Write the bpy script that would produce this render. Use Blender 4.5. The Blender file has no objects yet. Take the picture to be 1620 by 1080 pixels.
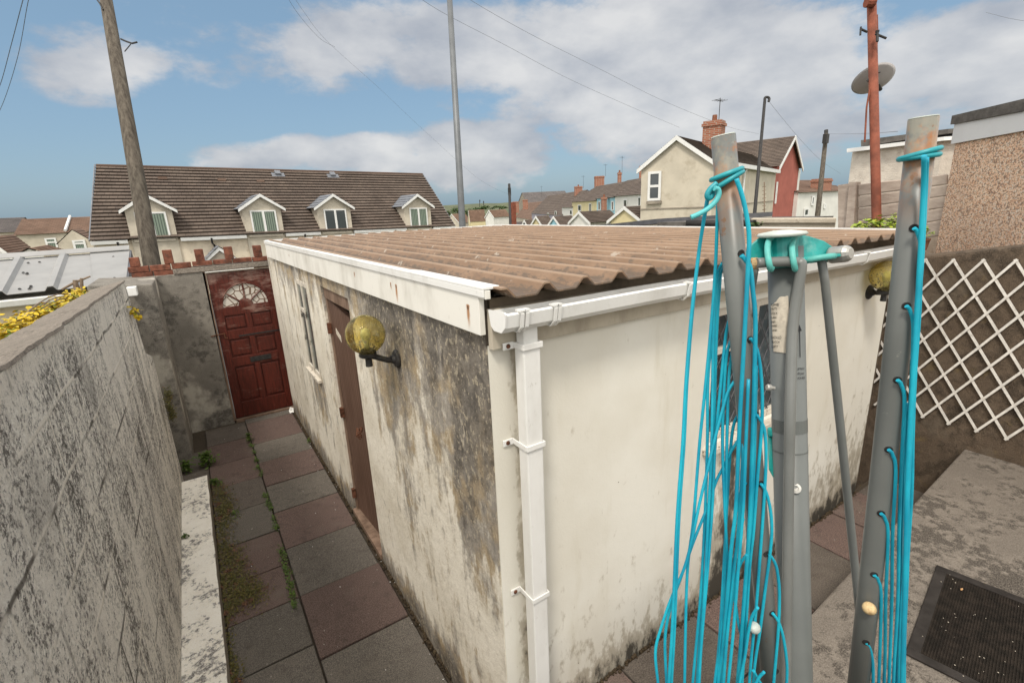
import bpy, math, random
from mathutils import Vector, Matrix, noise
random.seed(7)
sc = bpy.context.scene
V = Vector
# ------------------------------------------------------------------ camera
F, CX, CY = 769.0, 810.0, 540.0
def _ray(px, py): return V((px-CX, -(py-CY), -F))
vY = _ray(288, 350).normalized()
vX = _ray(2045, 271); vX = (vX - vY*vX.dot(vY)).normalized()
vZ = vX.cross(vY)
R = Matrix((vX, vY, vZ))
CAM = V((0, 0, 2.6))
cam_d = bpy.data.cameras.new('camera'); cam = bpy.data.objects.new('camera', cam_d)
sc.collection.objects.link(cam); sc.camera = cam
cam_d.sensor_width = 36; cam_d.lens = F/1620*36; cam_d.clip_start = 0.05; cam_d.clip_end = 3000
cam.matrix_world = Matrix.Translation(CAM) @ R.to_4x4()
def wray(px, py): return R @ _ray(px, py)
def onx(px, py, x): d = wray(px, py); return CAM + d*(x/d.x)
def ony(px, py, y): d = wray(px, py); return CAM + d*(y/d.y)
def onz(px, py, z): d = wray(px, py); return CAM + d*((z-CAM.z)/d.z)
def atd(px, py, dep): return CAM + wray(px, py)*(dep/F)
def proj(p):
    c = R.transposed() @ (p-CAM); return CX + F*c.x/-c.z, CY - F*c.y/-c.z
def along(P, e, px):
    a = R.transposed() @ (P-CAM); b = R.transposed() @ e; k = (px-CX)/F
    return (-k*a.z-a.x)/(b.x+k*b.z)
def rise_to(P, py):                       # height above P at which the picture row py is met
    a = R.transposed() @ (P-CAM); b = R.transposed() @ V((0, 0, 1)); k = -(py-CY)/F
    return (-k*a.z-a.y)/(b.y+k*b.z)
def hdir(px, py=None):
    py = 350-.045*(px-288) if py is None else py
    d = wray(px, py); d.z = 0; return d.normalized()

# ------------------------------------------------------------------ world
SUN_EL, SUN_AZ = math.radians(56), math.radians(229)     # azimuth clockwise from +Y
w = bpy.data.worlds.new('World'); sc.world = w; w.use_nodes = True
nt = w.node_tree; nt.nodes.clear()
def nd(t, type_, **kw):
    n = t.nodes.new(type_)
    for k, v in kw.items(): setattr(n, k, v)
    return n
L = nt.links.new
out = nd(nt, 'ShaderNodeOutputWorld'); bg = nd(nt, 'ShaderNodeBackground')
sky = nd(nt, 'ShaderNodeTexSky', sky_type='NISHITA', sun_disc=False, sun_elevation=SUN_EL, sun_rotation=SUN_AZ)
sky.air_density = 1.0; sky.dust_density = 1.6; sky.ozone_density = 1.4
tc = nd(nt, 'ShaderNodeTexCoord')
nrm = nd(nt, 'ShaderNodeVectorMath', operation='NORMALIZE'); L(tc.outputs['Generated'], nrm.inputs[0])
nz1 = nd(nt, 'ShaderNodeTexNoise'); nz1.inputs['Scale'].default_value = 4.6; nz1.inputs['Detail'].default_value = 10; nz1.inputs['Roughness'].default_value = .6
mp = nd(nt, 'ShaderNodeMapping'); mp.inputs['Scale'].default_value = (1, 1, 2.0); L(nrm.outputs[0], mp.inputs[0]); L(mp.outputs[0], nz1.inputs['Vector'])
def wm(op, a, b=None, clamp=False):
    n = nd(nt, 'ShaderNodeMath', operation=op); n.use_clamp = clamp
    for i, v in enumerate((a, b)):
        if v is None: continue
        if isinstance(v, (int, float)): n.inputs[i].default_value = v
        else: L(v, n.inputs[i])
    return n.outputs[0]
def wdot(vec):
    n = nd(nt, 'ShaderNodeVectorMath', operation='DOT_PRODUCT'); L(nrm.outputs[0], n.inputs[0]); n.inputs[1].default_value = vec
    return n.outputs['Value']
def blob(cx, cy, rx, ry, amp, tilt=0):
    c = wray(cx, cy).normalized(); r = wray(cx+100, cy-4.5).normalized(); r = (r - c*r.dot(c)).normalized(); u = r.cross(c)*-1
    u = c.cross(r)*-1
    if tilt: ct, st = math.cos(tilt), math.sin(tilt); r, u = r*ct+u*st, u*ct-r*st
    dist = wray(cx, cy).length
    dd = wdot(c); x = wm('DIVIDE', wdot(r*(dist/rx)), dd); y = wm('DIVIDE', wdot(u*(dist/ry)), dd)
    q = wm('ADD', wm('MULTIPLY', x, x), wm('MULTIPLY', y, y))
    front = wm('GREATER_THAN', dd, 0.2)
    return wm('MULTIPLY', wm('MULTIPLY', wm('SUBTRACT', 1.0, wm('MULTIPLY', q, .5), True), amp), front)
blobs = [(120,105,95,52,.75),(165,125,60,36,.4),(470,242,130,24,.75),(600,245,150,30,.8),(740,245,115,52,1.0),(800,262,60,42,.6),
         (700,75,230,75,.7),(560,95,80,40,.45),(950,70,300,85,.95),(880,140,260,60,.6),(1150,140,280,105,1.0),(1240,60,180,60,.6),(1510,105,200,75,1.05),
         (1520,190,230,60,.7),(1380,210,160,60,.35),(980,235,60,16,.35),(1345,25,30,10,.1),(0,95,40,30,.4),(2000,100,300,200,1.0),(-700,100,300,100,.9)]
acc = None
for b_ in blobs:
    o_ = blob(*b_); acc = o_ if acc is None else wm('MAXIMUM', acc, o_)
fill_bank = nd(nt, 'ShaderNodeMapRange', interpolation_type='SMOOTHSTEP'); L(wdot((R @ V((0, 0, -1))).normalized()), fill_bank.inputs[0]); fill_bank.inputs[1].default_value = .58; fill_bank.inputs[2].default_value = .28; fill_bank.inputs[3].default_value = 0; fill_bank.inputs[4].default_value = 1
acc = wm('MAXIMUM', acc, fill_bank.outputs[0])     # bright cloud added outside the view as fill light
den = wm('ADD', acc, wm('MULTIPLY', wm('SUBTRACT', nz1.outputs['Fac'], .5), 2.1))
mask = nd(nt, 'ShaderNodeMapRange', interpolation_type='SMOOTHSTEP'); L(den, mask.inputs[0]); mask.inputs[1].default_value = .27; mask.inputs[2].default_value = .62
nz2 = nd(nt, 'ShaderNodeTexNoise'); nz2.inputs['Scale'].default_value = 6.5; nz2.inputs['Detail'].default_value = 6; L(mp.outputs[0], nz2.inputs['Vector'])
cr = nd(nt, 'ShaderNodeMapRange'); L(wm('ADD', wm('MULTIPLY', den, .28), nz2.outputs['Fac']), cr.inputs[0]); cr.inputs[1].default_value = .53; cr.inputs[2].default_value = .92
cc = nd(nt, 'ShaderNodeMixRGB'); L(cr.outputs[0], cc.inputs[0]); cc.inputs[1].default_value = (.32,.335,.37,1); cc.inputs[2].default_value = (.57,.56,.55,1)
cc2 = nd(nt, 'ShaderNodeMixRGB'); L(fill_bank.outputs[0], cc2.inputs[0]); L(cc.outputs[0], cc2.inputs[1]); cc2.inputs[2].default_value = (1.28,1.24,1.17,1)   # fill brightness of the added, unseen cloud
sk = nd(nt, 'ShaderNodeMixRGB', blend_type='MIX'); sk.inputs[0].default_value = .55
sm = nd(nt, 'ShaderNodeVectorMath', operation='SCALE'); sm.inputs['Scale'].default_value = .085; L(sky.outputs[0], sm.inputs[0])
L(sm.outputs[0], sk.inputs[1]); sk.inputs[2].default_value = (.19,.315,.43,1)
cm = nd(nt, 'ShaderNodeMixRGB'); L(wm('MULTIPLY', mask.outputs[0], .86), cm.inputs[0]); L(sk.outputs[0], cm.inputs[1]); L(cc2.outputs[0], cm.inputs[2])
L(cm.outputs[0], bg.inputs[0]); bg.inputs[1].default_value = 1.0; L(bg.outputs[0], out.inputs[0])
# the sky is already scaled to strength .085 in the node above

sun_d = bpy.data.lights.new('sun', 'SUN'); sun = bpy.data.objects.new('sun', sun_d); sc.collection.objects.link(sun)
sun_d.energy = 1.9; sun_d.angle = math.radians(11); sun_d.color = (1, .93, .83)
sdir = V((math.sin(SUN_AZ)*math.cos(SUN_EL), math.cos(SUN_AZ)*math.cos(SUN_EL), math.sin(SUN_EL)))
sun.rotation_euler = (-sdir).to_track_quat('-Z', 'Y').to_euler(); sun.location = (0, 0, 30)
sc.view_settings.view_transform = 'Standard'; sc.view_settings.look = 'None'; sc.view_settings.exposure = 0.5; sc.view_settings.gamma = 1
sc.render.engine = 'CYCLES'

# ------------------------------------------------------------------ material helper
class G:
    def __init__(s, name, rough=.8, spec=.3, metal=0):
        s.m = bpy.data.materials.new(name); s.m.use_nodes = True; s.t = s.m.node_tree
        s.b = s.t.nodes['Principled BSDF']; s.b.inputs['Roughness'].default_value = rough
        s.b.inputs['Specular IOR Level'].default_value = spec; s.b.inputs['Metallic'].default_value = metal
        s._pos = None
    def n(s, ty, **kw): return nd(s.t, ty, **kw)
    def l(s, a, b): s.t.links.new(a, b)
    def put(s, sock, v):
        if isinstance(v, (int, float)): sock.default_value = v
        elif isinstance(v, tuple): sock.default_value = (v + (1,)) if (len(v) == 3 and sock.type == 'RGBA') else v
        else: s.l(v, sock)
    def pos(s):
        if s._pos is None: s._pos = s.n('ShaderNodeNewGeometry').outputs['Position']
        return s._pos
    def obj(s): return s.n('ShaderNodeTexCoord').outputs['Object']
    def uv(s): return s.n('ShaderNodeTexCoord').outputs['UV']
    def xyz(s, v=None):
        n = s.n('ShaderNodeSeparateXYZ'); s.l(v if v is not None else s.pos(), n.inputs[0]); return n.outputs
    def comb(s, x, y, z=0):
        n = s.n('ShaderNodeCombineXYZ'); s.put(n.inputs[0], x); s.put(n.inputs[1], y); s.put(n.inputs[2], z); return n.outputs[0]
    def map(s, scale, v=None, loc=(0,0,0)):
        n = s.n('ShaderNodeMapping'); n.inputs['Scale'].default_value = scale; n.inputs['Location'].default_value = loc
        s.l(v if v is not None else s.pos(), n.inputs[0]); return n.outputs[0]
    def noise(s, scale, detail=5, rough=.55, v=None, dist=0):
        n = s.n('ShaderNodeTexNoise'); n.inputs['Scale'].default_value = scale; n.inputs['Detail'].default_value = detail
        n.inputs['Roughness'].default_value = rough; n.inputs['Distortion'].default_value = dist
        s.l(v if v is not None else s.pos(), n.inputs['Vector']); return n.outputs['Fac']
    def vor(s, scale, v=None, feat='F1', out='Distance', rnd=1):
        n = s.n('ShaderNodeTexVoronoi', feature=feat); n.inputs['Scale'].default_value = scale; n.inputs['Randomness'].default_value = rnd
        s.l(v if v is not None else s.pos(), n.inputs['Vector']); return n.outputs[out]
    def math(s, op, a, b=0., c=None, clamp=False):
        n = s.n('ShaderNodeMath', operation=op); n.use_clamp = clamp; s.put(n.inputs[0], a); s.put(n.inputs[1], b)
        if c is not None: s.put(n.inputs[2], c)
        return n.outputs[0]
    def rng(s, v, a, b, c=0., d=1., smooth=True):
        n = s.n('ShaderNodeMapRange', interpolation_type='SMOOTHSTEP' if smooth else 'LINEAR'); s.put(n.inputs[0], v)
        for i, x in enumerate((a, b, c, d)): n.inputs[i+1].default_value = x
        return n.outputs[0]
    def mix(s, f, a, b, mode='MIX'):
        n = s.n('ShaderNodeMixRGB', blend_type=mode); s.put(n.inputs[0], f); s.put(n.inputs[1], a); s.put(n.inputs[2], b); return n.outputs[0]
    def bump(s, h, strength=.5, dist=.01, prev=None):
        n = s.n('ShaderNodeBump'); n.inputs['Strength'].default_value = strength; n.inputs['Distance'].default_value = dist
        s.put(n.inputs['Height'], h)
        if prev is not None: s.l(prev, n.inputs['Normal'])
        s.l(n.outputs[0], s.b.inputs['Normal']); return n.outputs[0]
    def col(s, c): s.put(s.b.inputs['Base Color'], c); return s
    def bell(s, v, c, w_): # 1 at c, 0 beyond w
        d = s.math('ABSOLUTE', s.math('SUBTRACT', v, c)); return s.rng(d, 0, w_, 1, 0)

def plain(name, c, rough=.7, var=.25, scale=8, bump=0, bscale=60, spec=.3, metal=0, dirt=None, dirtamt=.5, vertical=False, src='pos'):
    g = G(name, rough, spec, metal)
    base = g.pos() if src == 'pos' else g.obj()
    v = g.map((1, 1, .18), base) if vertical else base
    f = g.noise(scale, 6, .6, v)
    dk = tuple(x*(1-var) for x in c); lt = tuple(min(1, x*(1+var)) for x in c)
    cc_ = g.mix(g.rng(f, .3, .7), dk, lt)
    if dirt: cc_ = g.mix(g.math('MULTIPLY', g.rng(g.noise(scale*1.7, 8, .7, v), .5, .72), dirtamt), cc_, dirt)
    g.col(cc_)
    if bump: g.bump(g.noise(bscale, 4, .6, base), bump, .01)
    return g.m

# -------- walls of the garage
def mat_side_wall():
    g = G('stained_side_render', .9, .15); x, y, z = g.xyz()
    streak = g.noise(3.0, 7, .62, g.map((1, 2.4, .42))); fine = g.noise(42, 6, .75); med = g.noise(10, 7, .68, g.map((1, 1.3, .7))); big = g.noise(1.7, 4, .5, g.map((1, 1, .8)))
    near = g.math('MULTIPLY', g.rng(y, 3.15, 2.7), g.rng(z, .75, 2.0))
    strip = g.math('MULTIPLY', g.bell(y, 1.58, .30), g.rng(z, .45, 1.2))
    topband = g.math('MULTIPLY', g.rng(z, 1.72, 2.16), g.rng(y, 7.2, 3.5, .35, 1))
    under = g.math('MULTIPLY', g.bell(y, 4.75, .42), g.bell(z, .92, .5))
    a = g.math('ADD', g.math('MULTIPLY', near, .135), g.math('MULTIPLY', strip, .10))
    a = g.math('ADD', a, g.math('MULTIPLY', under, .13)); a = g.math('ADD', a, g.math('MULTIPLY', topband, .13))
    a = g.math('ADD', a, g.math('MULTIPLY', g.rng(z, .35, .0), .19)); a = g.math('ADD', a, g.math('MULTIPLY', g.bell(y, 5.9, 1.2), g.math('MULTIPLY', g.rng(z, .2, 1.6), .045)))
    s_ = g.math('ADD', g.math('MULTIPLY', streak, .40), g.math('MULTIPLY', med, .30))
    s_ = g.math('ADD', s_, g.math('MULTIPLY', fine, .17)); s_ = g.math('ADD', s_, g.math('MULTIPLY', big, .17)); s_ = g.math('ADD', s_, a)
    cream = g.mix(g.rng(g.noise(3, 6), .35, .7), (.78,.735,.64), (.66,.61,.51))
    cream = g.mix(g.rng(g.noise(26, 5, .7, g.map((1, 1, .3))), .5, .75, 0, .4), cream, (.44,.39,.32))
    tan = g.mix(g.rng(g.noise(5, 5), .45, .6), (.33,.30,.26), (.38,.30,.195))
    drk = g.mix(g.rng(g.noise(14, 6, .7), .35, .65), (.080,.071,.062), (.185,.165,.14))
    c = g.mix(g.rng(s_, .535, .63), cream, tan); c = g.mix(g.rng(s_, .60, .76, 0, .93), c, drk)
    sp = g.math('MULTIPLY', g.rng(g.noise(48, 5, .65, g.map((1, 1.1, .8))), .56, .62), g.rng(s_, .55, .66)); big_sp = g.rng(g.noise(13, 6, .7, g.map((1, 1.2, .75), None, (5, 2, 7))), .57, .66)
    c = g.mix(g.math('MULTIPLY', sp, .55), c, (.52,.45,.33)); c = g.mix(g.math('MULTIPLY', big_sp, .6), c, (.55,.49,.39)); g.col(c)
    b = g.bump(g.noise(14, 8, .65), .45, .02); g.bump(g.math('ADD', g.noise(120, 3), g.math('MULTIPLY', s_, -1.5)), .3, .004, b); return g.m
def mat_front_wall():
    g = G('cream_front_render', .85, .2); x, y, z = g.xyz()
    cream = g.mix(g.rng(g.noise(1.7, 5), .35, .68), (.74,.72,.65), (.67,.64,.56))
    st = g.noise(3.0, 7, .62, g.map((2.2, 1, .35)))
    cream = g.mix(g.rng(st, .52, .80, 0, .6), cream, (.52,.475,.36))
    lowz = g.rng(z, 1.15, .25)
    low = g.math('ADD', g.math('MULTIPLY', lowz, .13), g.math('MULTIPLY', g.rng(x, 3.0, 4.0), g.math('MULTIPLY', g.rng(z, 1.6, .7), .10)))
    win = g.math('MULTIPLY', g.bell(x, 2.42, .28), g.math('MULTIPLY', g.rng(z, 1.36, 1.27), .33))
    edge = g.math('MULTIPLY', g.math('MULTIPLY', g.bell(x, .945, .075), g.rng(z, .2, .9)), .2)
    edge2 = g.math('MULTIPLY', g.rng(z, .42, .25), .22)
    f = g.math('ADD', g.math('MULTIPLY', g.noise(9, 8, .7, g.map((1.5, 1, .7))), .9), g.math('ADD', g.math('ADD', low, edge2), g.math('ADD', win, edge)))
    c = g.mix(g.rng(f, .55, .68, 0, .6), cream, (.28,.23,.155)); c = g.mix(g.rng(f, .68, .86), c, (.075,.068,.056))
    fl = g.rng(g.noise(55, 2, .5), .77, .8); c = g.mix(fl, c, (.1,.08,.06)); g.col(c)
    b = g.bump(g.noise(7, 6, .6), .12, .02); g.bump(g.noise(140, 3), .2, .003, b); return g.m
def mat_block_wall():
    g = G('weathered_block_wall', .95, .1); x, y, z = g.xyz()
    streak = g.noise(3.6, 8, .68, g.map((1, 1.7, .55))); fine = g.noise(110, 3, .7); med = g.noise(17, 7, .75, g.map((1, 1.4, .75))); grain = g.noise(48, 6, .85, g.map((1, 1, .8)))
    s_ = g.math('ADD', g.math('MULTIPLY', streak, .26), g.math('ADD', g.math('MULTIPLY', grain, .48), g.math('MULTIPLY', med, .36)))
    s_ = g.math('ADD', s_, g.math('MULTIPLY', g.rng(y, 5.2, .6), .035))
    c = g.mix(g.rng(s_, .44, .60), (.25,.228,.205), (.84,.79,.71)); spk = g.noise(46, 6, .85); c = g.mix(g.rng(g.math('ADD', spk, g.math('MULTIPLY', g.math('SUBTRACT', streak, .5), -.5)), .50, .58, 0, .85), c, (.085,.075,.066)); c = g.mix(g.rng(g.noise(80, 4, .75, g.map((.7, .7, .7), None, (4, 4, 9))), .53, .61, 0, .9), c, (.93,.89,.81))
    c = g.mix(g.rng(g.noise(2.0, 6, .6, g.map((1, 1, .6))), .55, .74, 0, .6), c, (.27,.25,.225))
    patch = g.math('MULTIPLY', g.bell(y, 3.55, .75), g.bell(z, 1.93, .42)); patch = g.rng(g.math('ADD', patch, g.math('MULTIPLY', g.math('SUBTRACT', g.noise(7, 5), .5), .9)), .42, .62)
    c = g.mix(g.math('MULTIPLY', patch, .7), c, (.82,.77,.69))
    br = g.n('ShaderNodeTexBrick'); g.l(g.comb(g.math('ADD', y, g.math('MULTIPLY', g.math('SUBTRACT', g.noise(6, 3), .5), .03)), g.math('ADD', z, g.math('MULTIPLY', g.math('SUBTRACT', g.noise(5, 3), .5), .04))), br.inputs['Vector'])
    br.inputs['Scale'].default_value = 1; br.inputs['Mortar Size'].default_value = .012; br.inputs['Mortar Smooth'].default_value = .7
    br.inputs['Brick Width'].default_value = .45; br.inputs['Row Height'].default_value = .225
    j = g.math('MULTIPLY', br.outputs['Fac'], g.rng(g.noise(2.6, 3), .42, .58, .4, 1))
    c = g.mix(g.math('MULTIPLY', g.math('MULTIPLY', g.rng(z, 2.13, 2.2), g.rng(grain, .35, .5)), .7), c, (.80,.74,.65))
    jc = g.mix(g.rng(g.noise(2.3, 3), .44, .5), (.08,.068,.055), (.88,.82,.72)); c = g.mix(g.math('MULTIPLY', j, .85), c, jc); g.col(c)
    h = g.math('ADD', grain, g.math('MULTIPLY', spk, .8))
    b = g.bump(h, 1.0, .014); g.bump(j, .6, .008, b); return g.m
def mat_concrete(name, a, b_, dk, scale=3, thr=(.5,.7), bump=.5, green=None, pale=None):
    g = G(name, .92, .15); n1 = g.noise(scale, 8, .68); n2 = g.noise(scale*6, 7, .7); n3 = g.noise(160, 3, .7)
    c = g.mix(g.rng(n1, .35, .65), a, b_); c = g.mix(g.rng(g.math('ADD', g.math('MULTIPLY', n1, .5), g.math('MULTIPLY', n2, .5)), *thr), c, dk)
    c = g.mix(g.rng(n3, .35, .7, 0, .45), c, tuple(min(1, x*1.7) for x in b_))
    if green: c = g.mix(g.rng(g.noise(scale*2.1, 7, .7), .57, .68, 0, .75), c, green)
    if pale: c = g.mix(g.rng(g.noise(scale*.9, 8, .62, g.map((1, 1, .8), None, (3, 9, 1))), .54, .66, 0, .85), c, pale)
    g.col(c); bb = g.bump(n2, bump, .02); g.bump(n3, .5, .004, bb); return g.m
def mat_slab():
    g = G('paving_slabs', .9, .2); at = g.n('ShaderNodeAttribute'); at.attribute_name = 'tint'
    n2 = g.noise(9, 7, .7); n3 = g.noise(190, 3, .75); n1 = g.noise(2.3, 6, .65)
    c = g.mix(g.rng(n3, .3, .72), (.42,.42,.42), (1.75,1.68,1.6)); c = g.mix(1.0, at.outputs['Color'], c, 'MULTIPLY')
    c = g.mix(g.rng(n2, .5, .75, 0, .55), c, (.05,.042,.036)); c = g.mix(g.rng(n1, .5, .75, 0, .5), c, (.17,.145,.12))
    c = g.mix(g.rng(g.noise(30, 2, .5), .735, .76, 0, .8), c, (.36,.33,.29)); g.col(c)
    b = g.bump(n3, .6, .003); g.bump(n2, .3, .01, b); return g.m
def mat_roof_sheet():
    g = G('corrugated_roof_brown', .6, .3); x, y, z = g.xyz(); n1 = g.noise(2.2, 7, .65); st = g.noise(5, 7, .7, g.map((3, .5, 1)))
    c = g.mix(g.rng(n1, .35, .68), (.185,.116,.072), (.255,.168,.110))
    c = g.mix(g.rng(st, .5, .72, 0, .75), c, (.13,.088,.062))
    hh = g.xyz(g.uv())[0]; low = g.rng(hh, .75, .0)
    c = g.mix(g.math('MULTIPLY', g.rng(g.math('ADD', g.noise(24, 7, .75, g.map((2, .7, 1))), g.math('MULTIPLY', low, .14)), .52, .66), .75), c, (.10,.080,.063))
    c = g.mix(g.rng(g.noise(11, 5), .64, .7, 0, .7), c, (.42,.37,.31)); c = g.mix(g.math('MULTIPLY', g.rng(hh, .82, 1.0), .55), c, (.37,.262,.18)); g.col(c); g.bump(g.noise(40, 5), .12, .004); return g.m  # crests painted paler for the light they catch
def mat_trim(name, base, rust=(), dirt=(.30,.27,.21), amt=.5, rough=.5):
    g = G(name, rough, .35); x, y, z = g.xyz()
    c = g.mix(g.rng(g.noise(3.2, 7, .65, g.map((1, 1, .5))), .42, .75, 0, amt), base, dirt)
    c = g.mix(g.rng(g.noise(60, 6, .75, g.map((1, 1, .35))), .6, .75, 0, .5), c, dirt)
    for (yc, zt, wd, hh) in rust:
        yy = g.bell(g.math('ADD', y, g.math('MULTIPLY', g.math('SUBTRACT', g.noise(40, 2), .5), .01)), yc, wd); r_ = g.math('MULTIPLY', yy, g.math('MULTIPLY', g.rng(z, zt+.004, zt-.004), g.rng(z, zt-hh, zt-.01)))
        c = g.mix(g.rng(r_, .05, .8, 0, .9), c, (.36,.15,.035))
        k = g.math('MULTIPLY', g.bell(y, yc, wd*.4), g.bell(z, zt-.012, .014)); c = g.mix(g.rng(k, .2, .5), c, (.05,.025,.015))
    g.col(c); g.bump(g.noise(90, 4), .08, .003); return g.m
def mat_tiles(name, a, b_, w_=.33):
    g = G(name, .85, .2); br = g.n('ShaderNodeTexBrick'); g.l(g.uv(), br.inputs['Vector']); br.offset = .5
    br.inputs['Scale'].default_value = 1; br.inputs['Brick Width'].default_value = w_; br.inputs['Row Height'].default_value = 1; br.inputs['Mortar Size'].default_value = .012
    br.inputs['Color1'].default_value = (.88,.88,.88,1); br.inputs['Color2'].default_value = (1.12,1.1,1.08,1); br.inputs['Mortar'].default_value = (.55,.55,.55,1)
    n = g.noise(.55, 7, .7); n2 = g.noise(6, 6, .7); c = g.mix(g.rng(n, .35, .7), a, b_)
    c = g.mix(1, c, br.outputs['Color'], 'MULTIPLY'); c = g.mix(g.rng(n2, .62, .74, 0, .5), c, (.22,.19,.15)); g.col(c); g.bump(br.outputs['Fac'], -.5, .02); return g.m
def mat_brick(name, a=(.27,.085,.045), b_=(.34,.13,.075), mortar=(.35,.30,.25), scale=1., axis='x'):
    g = G(name, .9, .15); x, y, z = g.xyz(); br = g.n('ShaderNodeTexBrick'); g.l(g.comb(g.math('ADD', x, y), z), br.inputs['Vector'])
    br.inputs['Scale'].default_value = scale; br.inputs['Brick Width'].default_value = .225; br.inputs['Row Height'].default_value = .075; br.inputs['Mortar Size'].default_value = .009
    br.inputs['Color1'].default_value = a+(1,); br.inputs['Color2'].default_value = b_+(1,); br.inputs['Mortar'].default_value = mortar+(1,)
    c = g.mix(g.rng(g.noise(7, 6, .7), .5, .75, 0, .6), br.outputs['Color'], (.13,.09,.07)); g.col(c); g.bump(br.outputs['Fac'], -.4, .01); return g.m
def mat_pebble():
    g = G('pebble_dash', .85, .25); vr = g.n('ShaderNodeTexVoronoi'); vr.inputs['Scale'].default_value = 62
    g.l(g.map((1, 1, 1.35)), vr.inputs['Vector']); rc = g.xyz(vr.outputs['Color'])
    c = g.mix(rc[0], (.64,.37,.235), (.84,.62,.44)); c = g.mix(g.rng(rc[1], .55, 1, 0, .8), c, (.76,.68,.58)); c = g.mix(g.rng(rc[2], .8, .95, 0, .7), c, (.20,.12,.09))
    c = g.mix(g.rng(vr.outputs['Distance'], .5, .85), c, (.26,.17,.12)); c = g.mix(g.rng(g.noise(1.5, 5), .4, .7, 0, .2), c, (.30,.2,.15)); g.col(c)
    g.bump(vr.outputs['Distance'], -1.0, .02); return g.m
def mat_flaky():
    g = G('flaking_white_paint', .8, .2); f = g.noise(16, 8, .75, g.map((1, 1, .5)))
    c = g.mix(g.rng(f, .54, .62), (.58,.53,.45), (.10,.08,.06)); c = g.mix(g.rng(g.noise(4, 4), .55, .7, 0, .5), c, (.33,.27,.2)); g.col(c); g.bump(f, -.4, .004); return g.m
def mat_mahogany():
    g = G('weathered_red_door', .45, .4); gr = g.noise(7, 8, .7, g.map((9, 9, .9))); fade = g.noise(3.0, 8, .72, g.map((1, 1, 3))); x, y, z = g.xyz()
    c = g.mix(g.rng(gr, .3, .7), (.050,.009,.005), (.118,.020,.011)); up = g.math('MULTIPLY', g.rng(z, .9, 1.9), .12)
    c = g.mix(g.rng(g.math('ADD', fade, up), .56, .72, 0, .75), c, (.30,.19,.155)); g.col(c); g.bump(gr, .3, .003); return g.m
def mat_planks():
    g = G('brown_door_boards', .55, .3); x, y, z = g.xyz(); wv = g.math('FRACT', g.math('MULTIPLY', y, 26)); gv = g.rng(g.math('ABSOLUTE', g.math('SUBTRACT', wv, .5)), .36, .48)
    c = g.mix(g.rng(g.noise(5, 7, .7, g.map((1, 6, .6))), .35, .7), (.10,.056,.038), (.16,.095,.068)); c = g.mix(gv, c, (.035,.015,.010))
    c = g.mix(g.rng(g.noise(24, 6, .7), .68, .74, 0, .6), c, (.3,.26,.21)); g.col(c); g.bump(gv, -.8, .008); return g.m
def mat_arm():
    g = G('grey_powder_coat', .38, .45); f = g.noise(24, 6, .7); v = g.obj(); x, y, z = g.xyz(v)
    c = g.mix(g.rng(g.noise(5, 5), .3, .7), (.118,.124,.118), (.150,.156,.147)); near = g.rng(z, -.13, -.01)
    c = g.mix(g.math('MULTIPLY', g.rng(g.noise(22, 6, .7), .39, .53), near), c, (.27,.11,.035)); c = g.mix(g.math('MULTIPLY', g.rng(g.noise(14, 5, .7), .5, .62, 0, .5), g.rng(z, -.13, -.01)), c, (.27,.25,.19)); c = g.mix(g.rng(g.noise(33, 4, .6), .665, .70, 0, .8), c, (.16,.075,.03))
    c = g.mix(g.rng(f, .66, .72, 0, .5), c, (.3,.3,.27)); g.col(c); return g.m
def mat_glass(name='window_glass', c=(.035,.045,.05), rough=.06):
    g = G(name, rough, .6); g.col(g.mix(g.rng(g.noise(2.5, 4), .35, .7), c, tuple(x*2.2 for x in c))); g.bump(g.noise(3, 2), .06, .02); return g.m
def mat_leaf(name, a, b_, c3=None, thr=.55):
    g = G(name, .55, .3); oi = g.n('ShaderNodeNewGeometry').outputs['Random Per Island']
    c = g.mix(oi, a, b_)
    if c3: c = g.mix(g.rng(g.noise(11, 4), thr, thr+.08), c, c3)
    g.col(c); g.b.inputs['Subsurface Weight'].default_value = 0; return g.m
def mat_wood(name, a, b_, v=(1, 1, 8), dk=(.05,.04,.03)):
    g = G(name, .85, .15); gr = g.noise(3, 8, .7, g.map(v)); c = g.mix(g.rng(gr, .3, .7), a, b_); c = g.mix(g.rng(g.noise(5, 7, .7, g.map(v)), .56, .72, 0, .7), c, dk); g.col(c); g.bump(gr, .5, .01); return g.m

M = {}
M['side'] = mat_side_wall(); M['front'] = mat_front_wall(); M['block'] = mat_block_wall(); M['slab'] = mat_slab()
M['coping'] = mat_concrete('coping_mortar', (.16,.14,.118), (.26,.225,.19), (.07,.06,.05), 6, (.48,.62), .9)
M['pier'] = mat_concrete('grey_cement_render', (.135,.123,.107), (.24,.22,.19), (.055,.05,.045), 2.2, (.47,.60), .4, pale=(.50,.465,.40))
M['darkwall'] = mat_concrete('dark_mouldy_render', (.085,.062,.044), (.135,.102,.074), (.034,.027,.021), 2.4, (.46,.60), .8, green=(.17,.125,.065), pale=(.15,.12,.09))
M['patio'] = mat_concrete('speckled_concrete', (.125,.108,.092), (.215,.187,.157), (.042,.036,.031), 3.4, (.47,.56), .8)
M['bed'] = mat_concrete('joint_dirt', (.05,.04,.03), (.07,.055,.04), (.03,.025,.02), 6)
M['roof'] = mat_roof_sheet()
M['fascia'] = mat_trim('painted_fascia', (.76,.74,.68), rust=((1.512,2.272,.020,.12),(2.23,2.268,.022,.13),(2.30,2.27,.014,.05),(2.92,2.268,.016,.045),(5.1,2.25,.02,.03)), amt=.55)
M['board'] = mat_trim('weathered_board', (.47,.42,.335), dirt=(.2,.165,.12), amt=.8, rough=.75)
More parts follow.
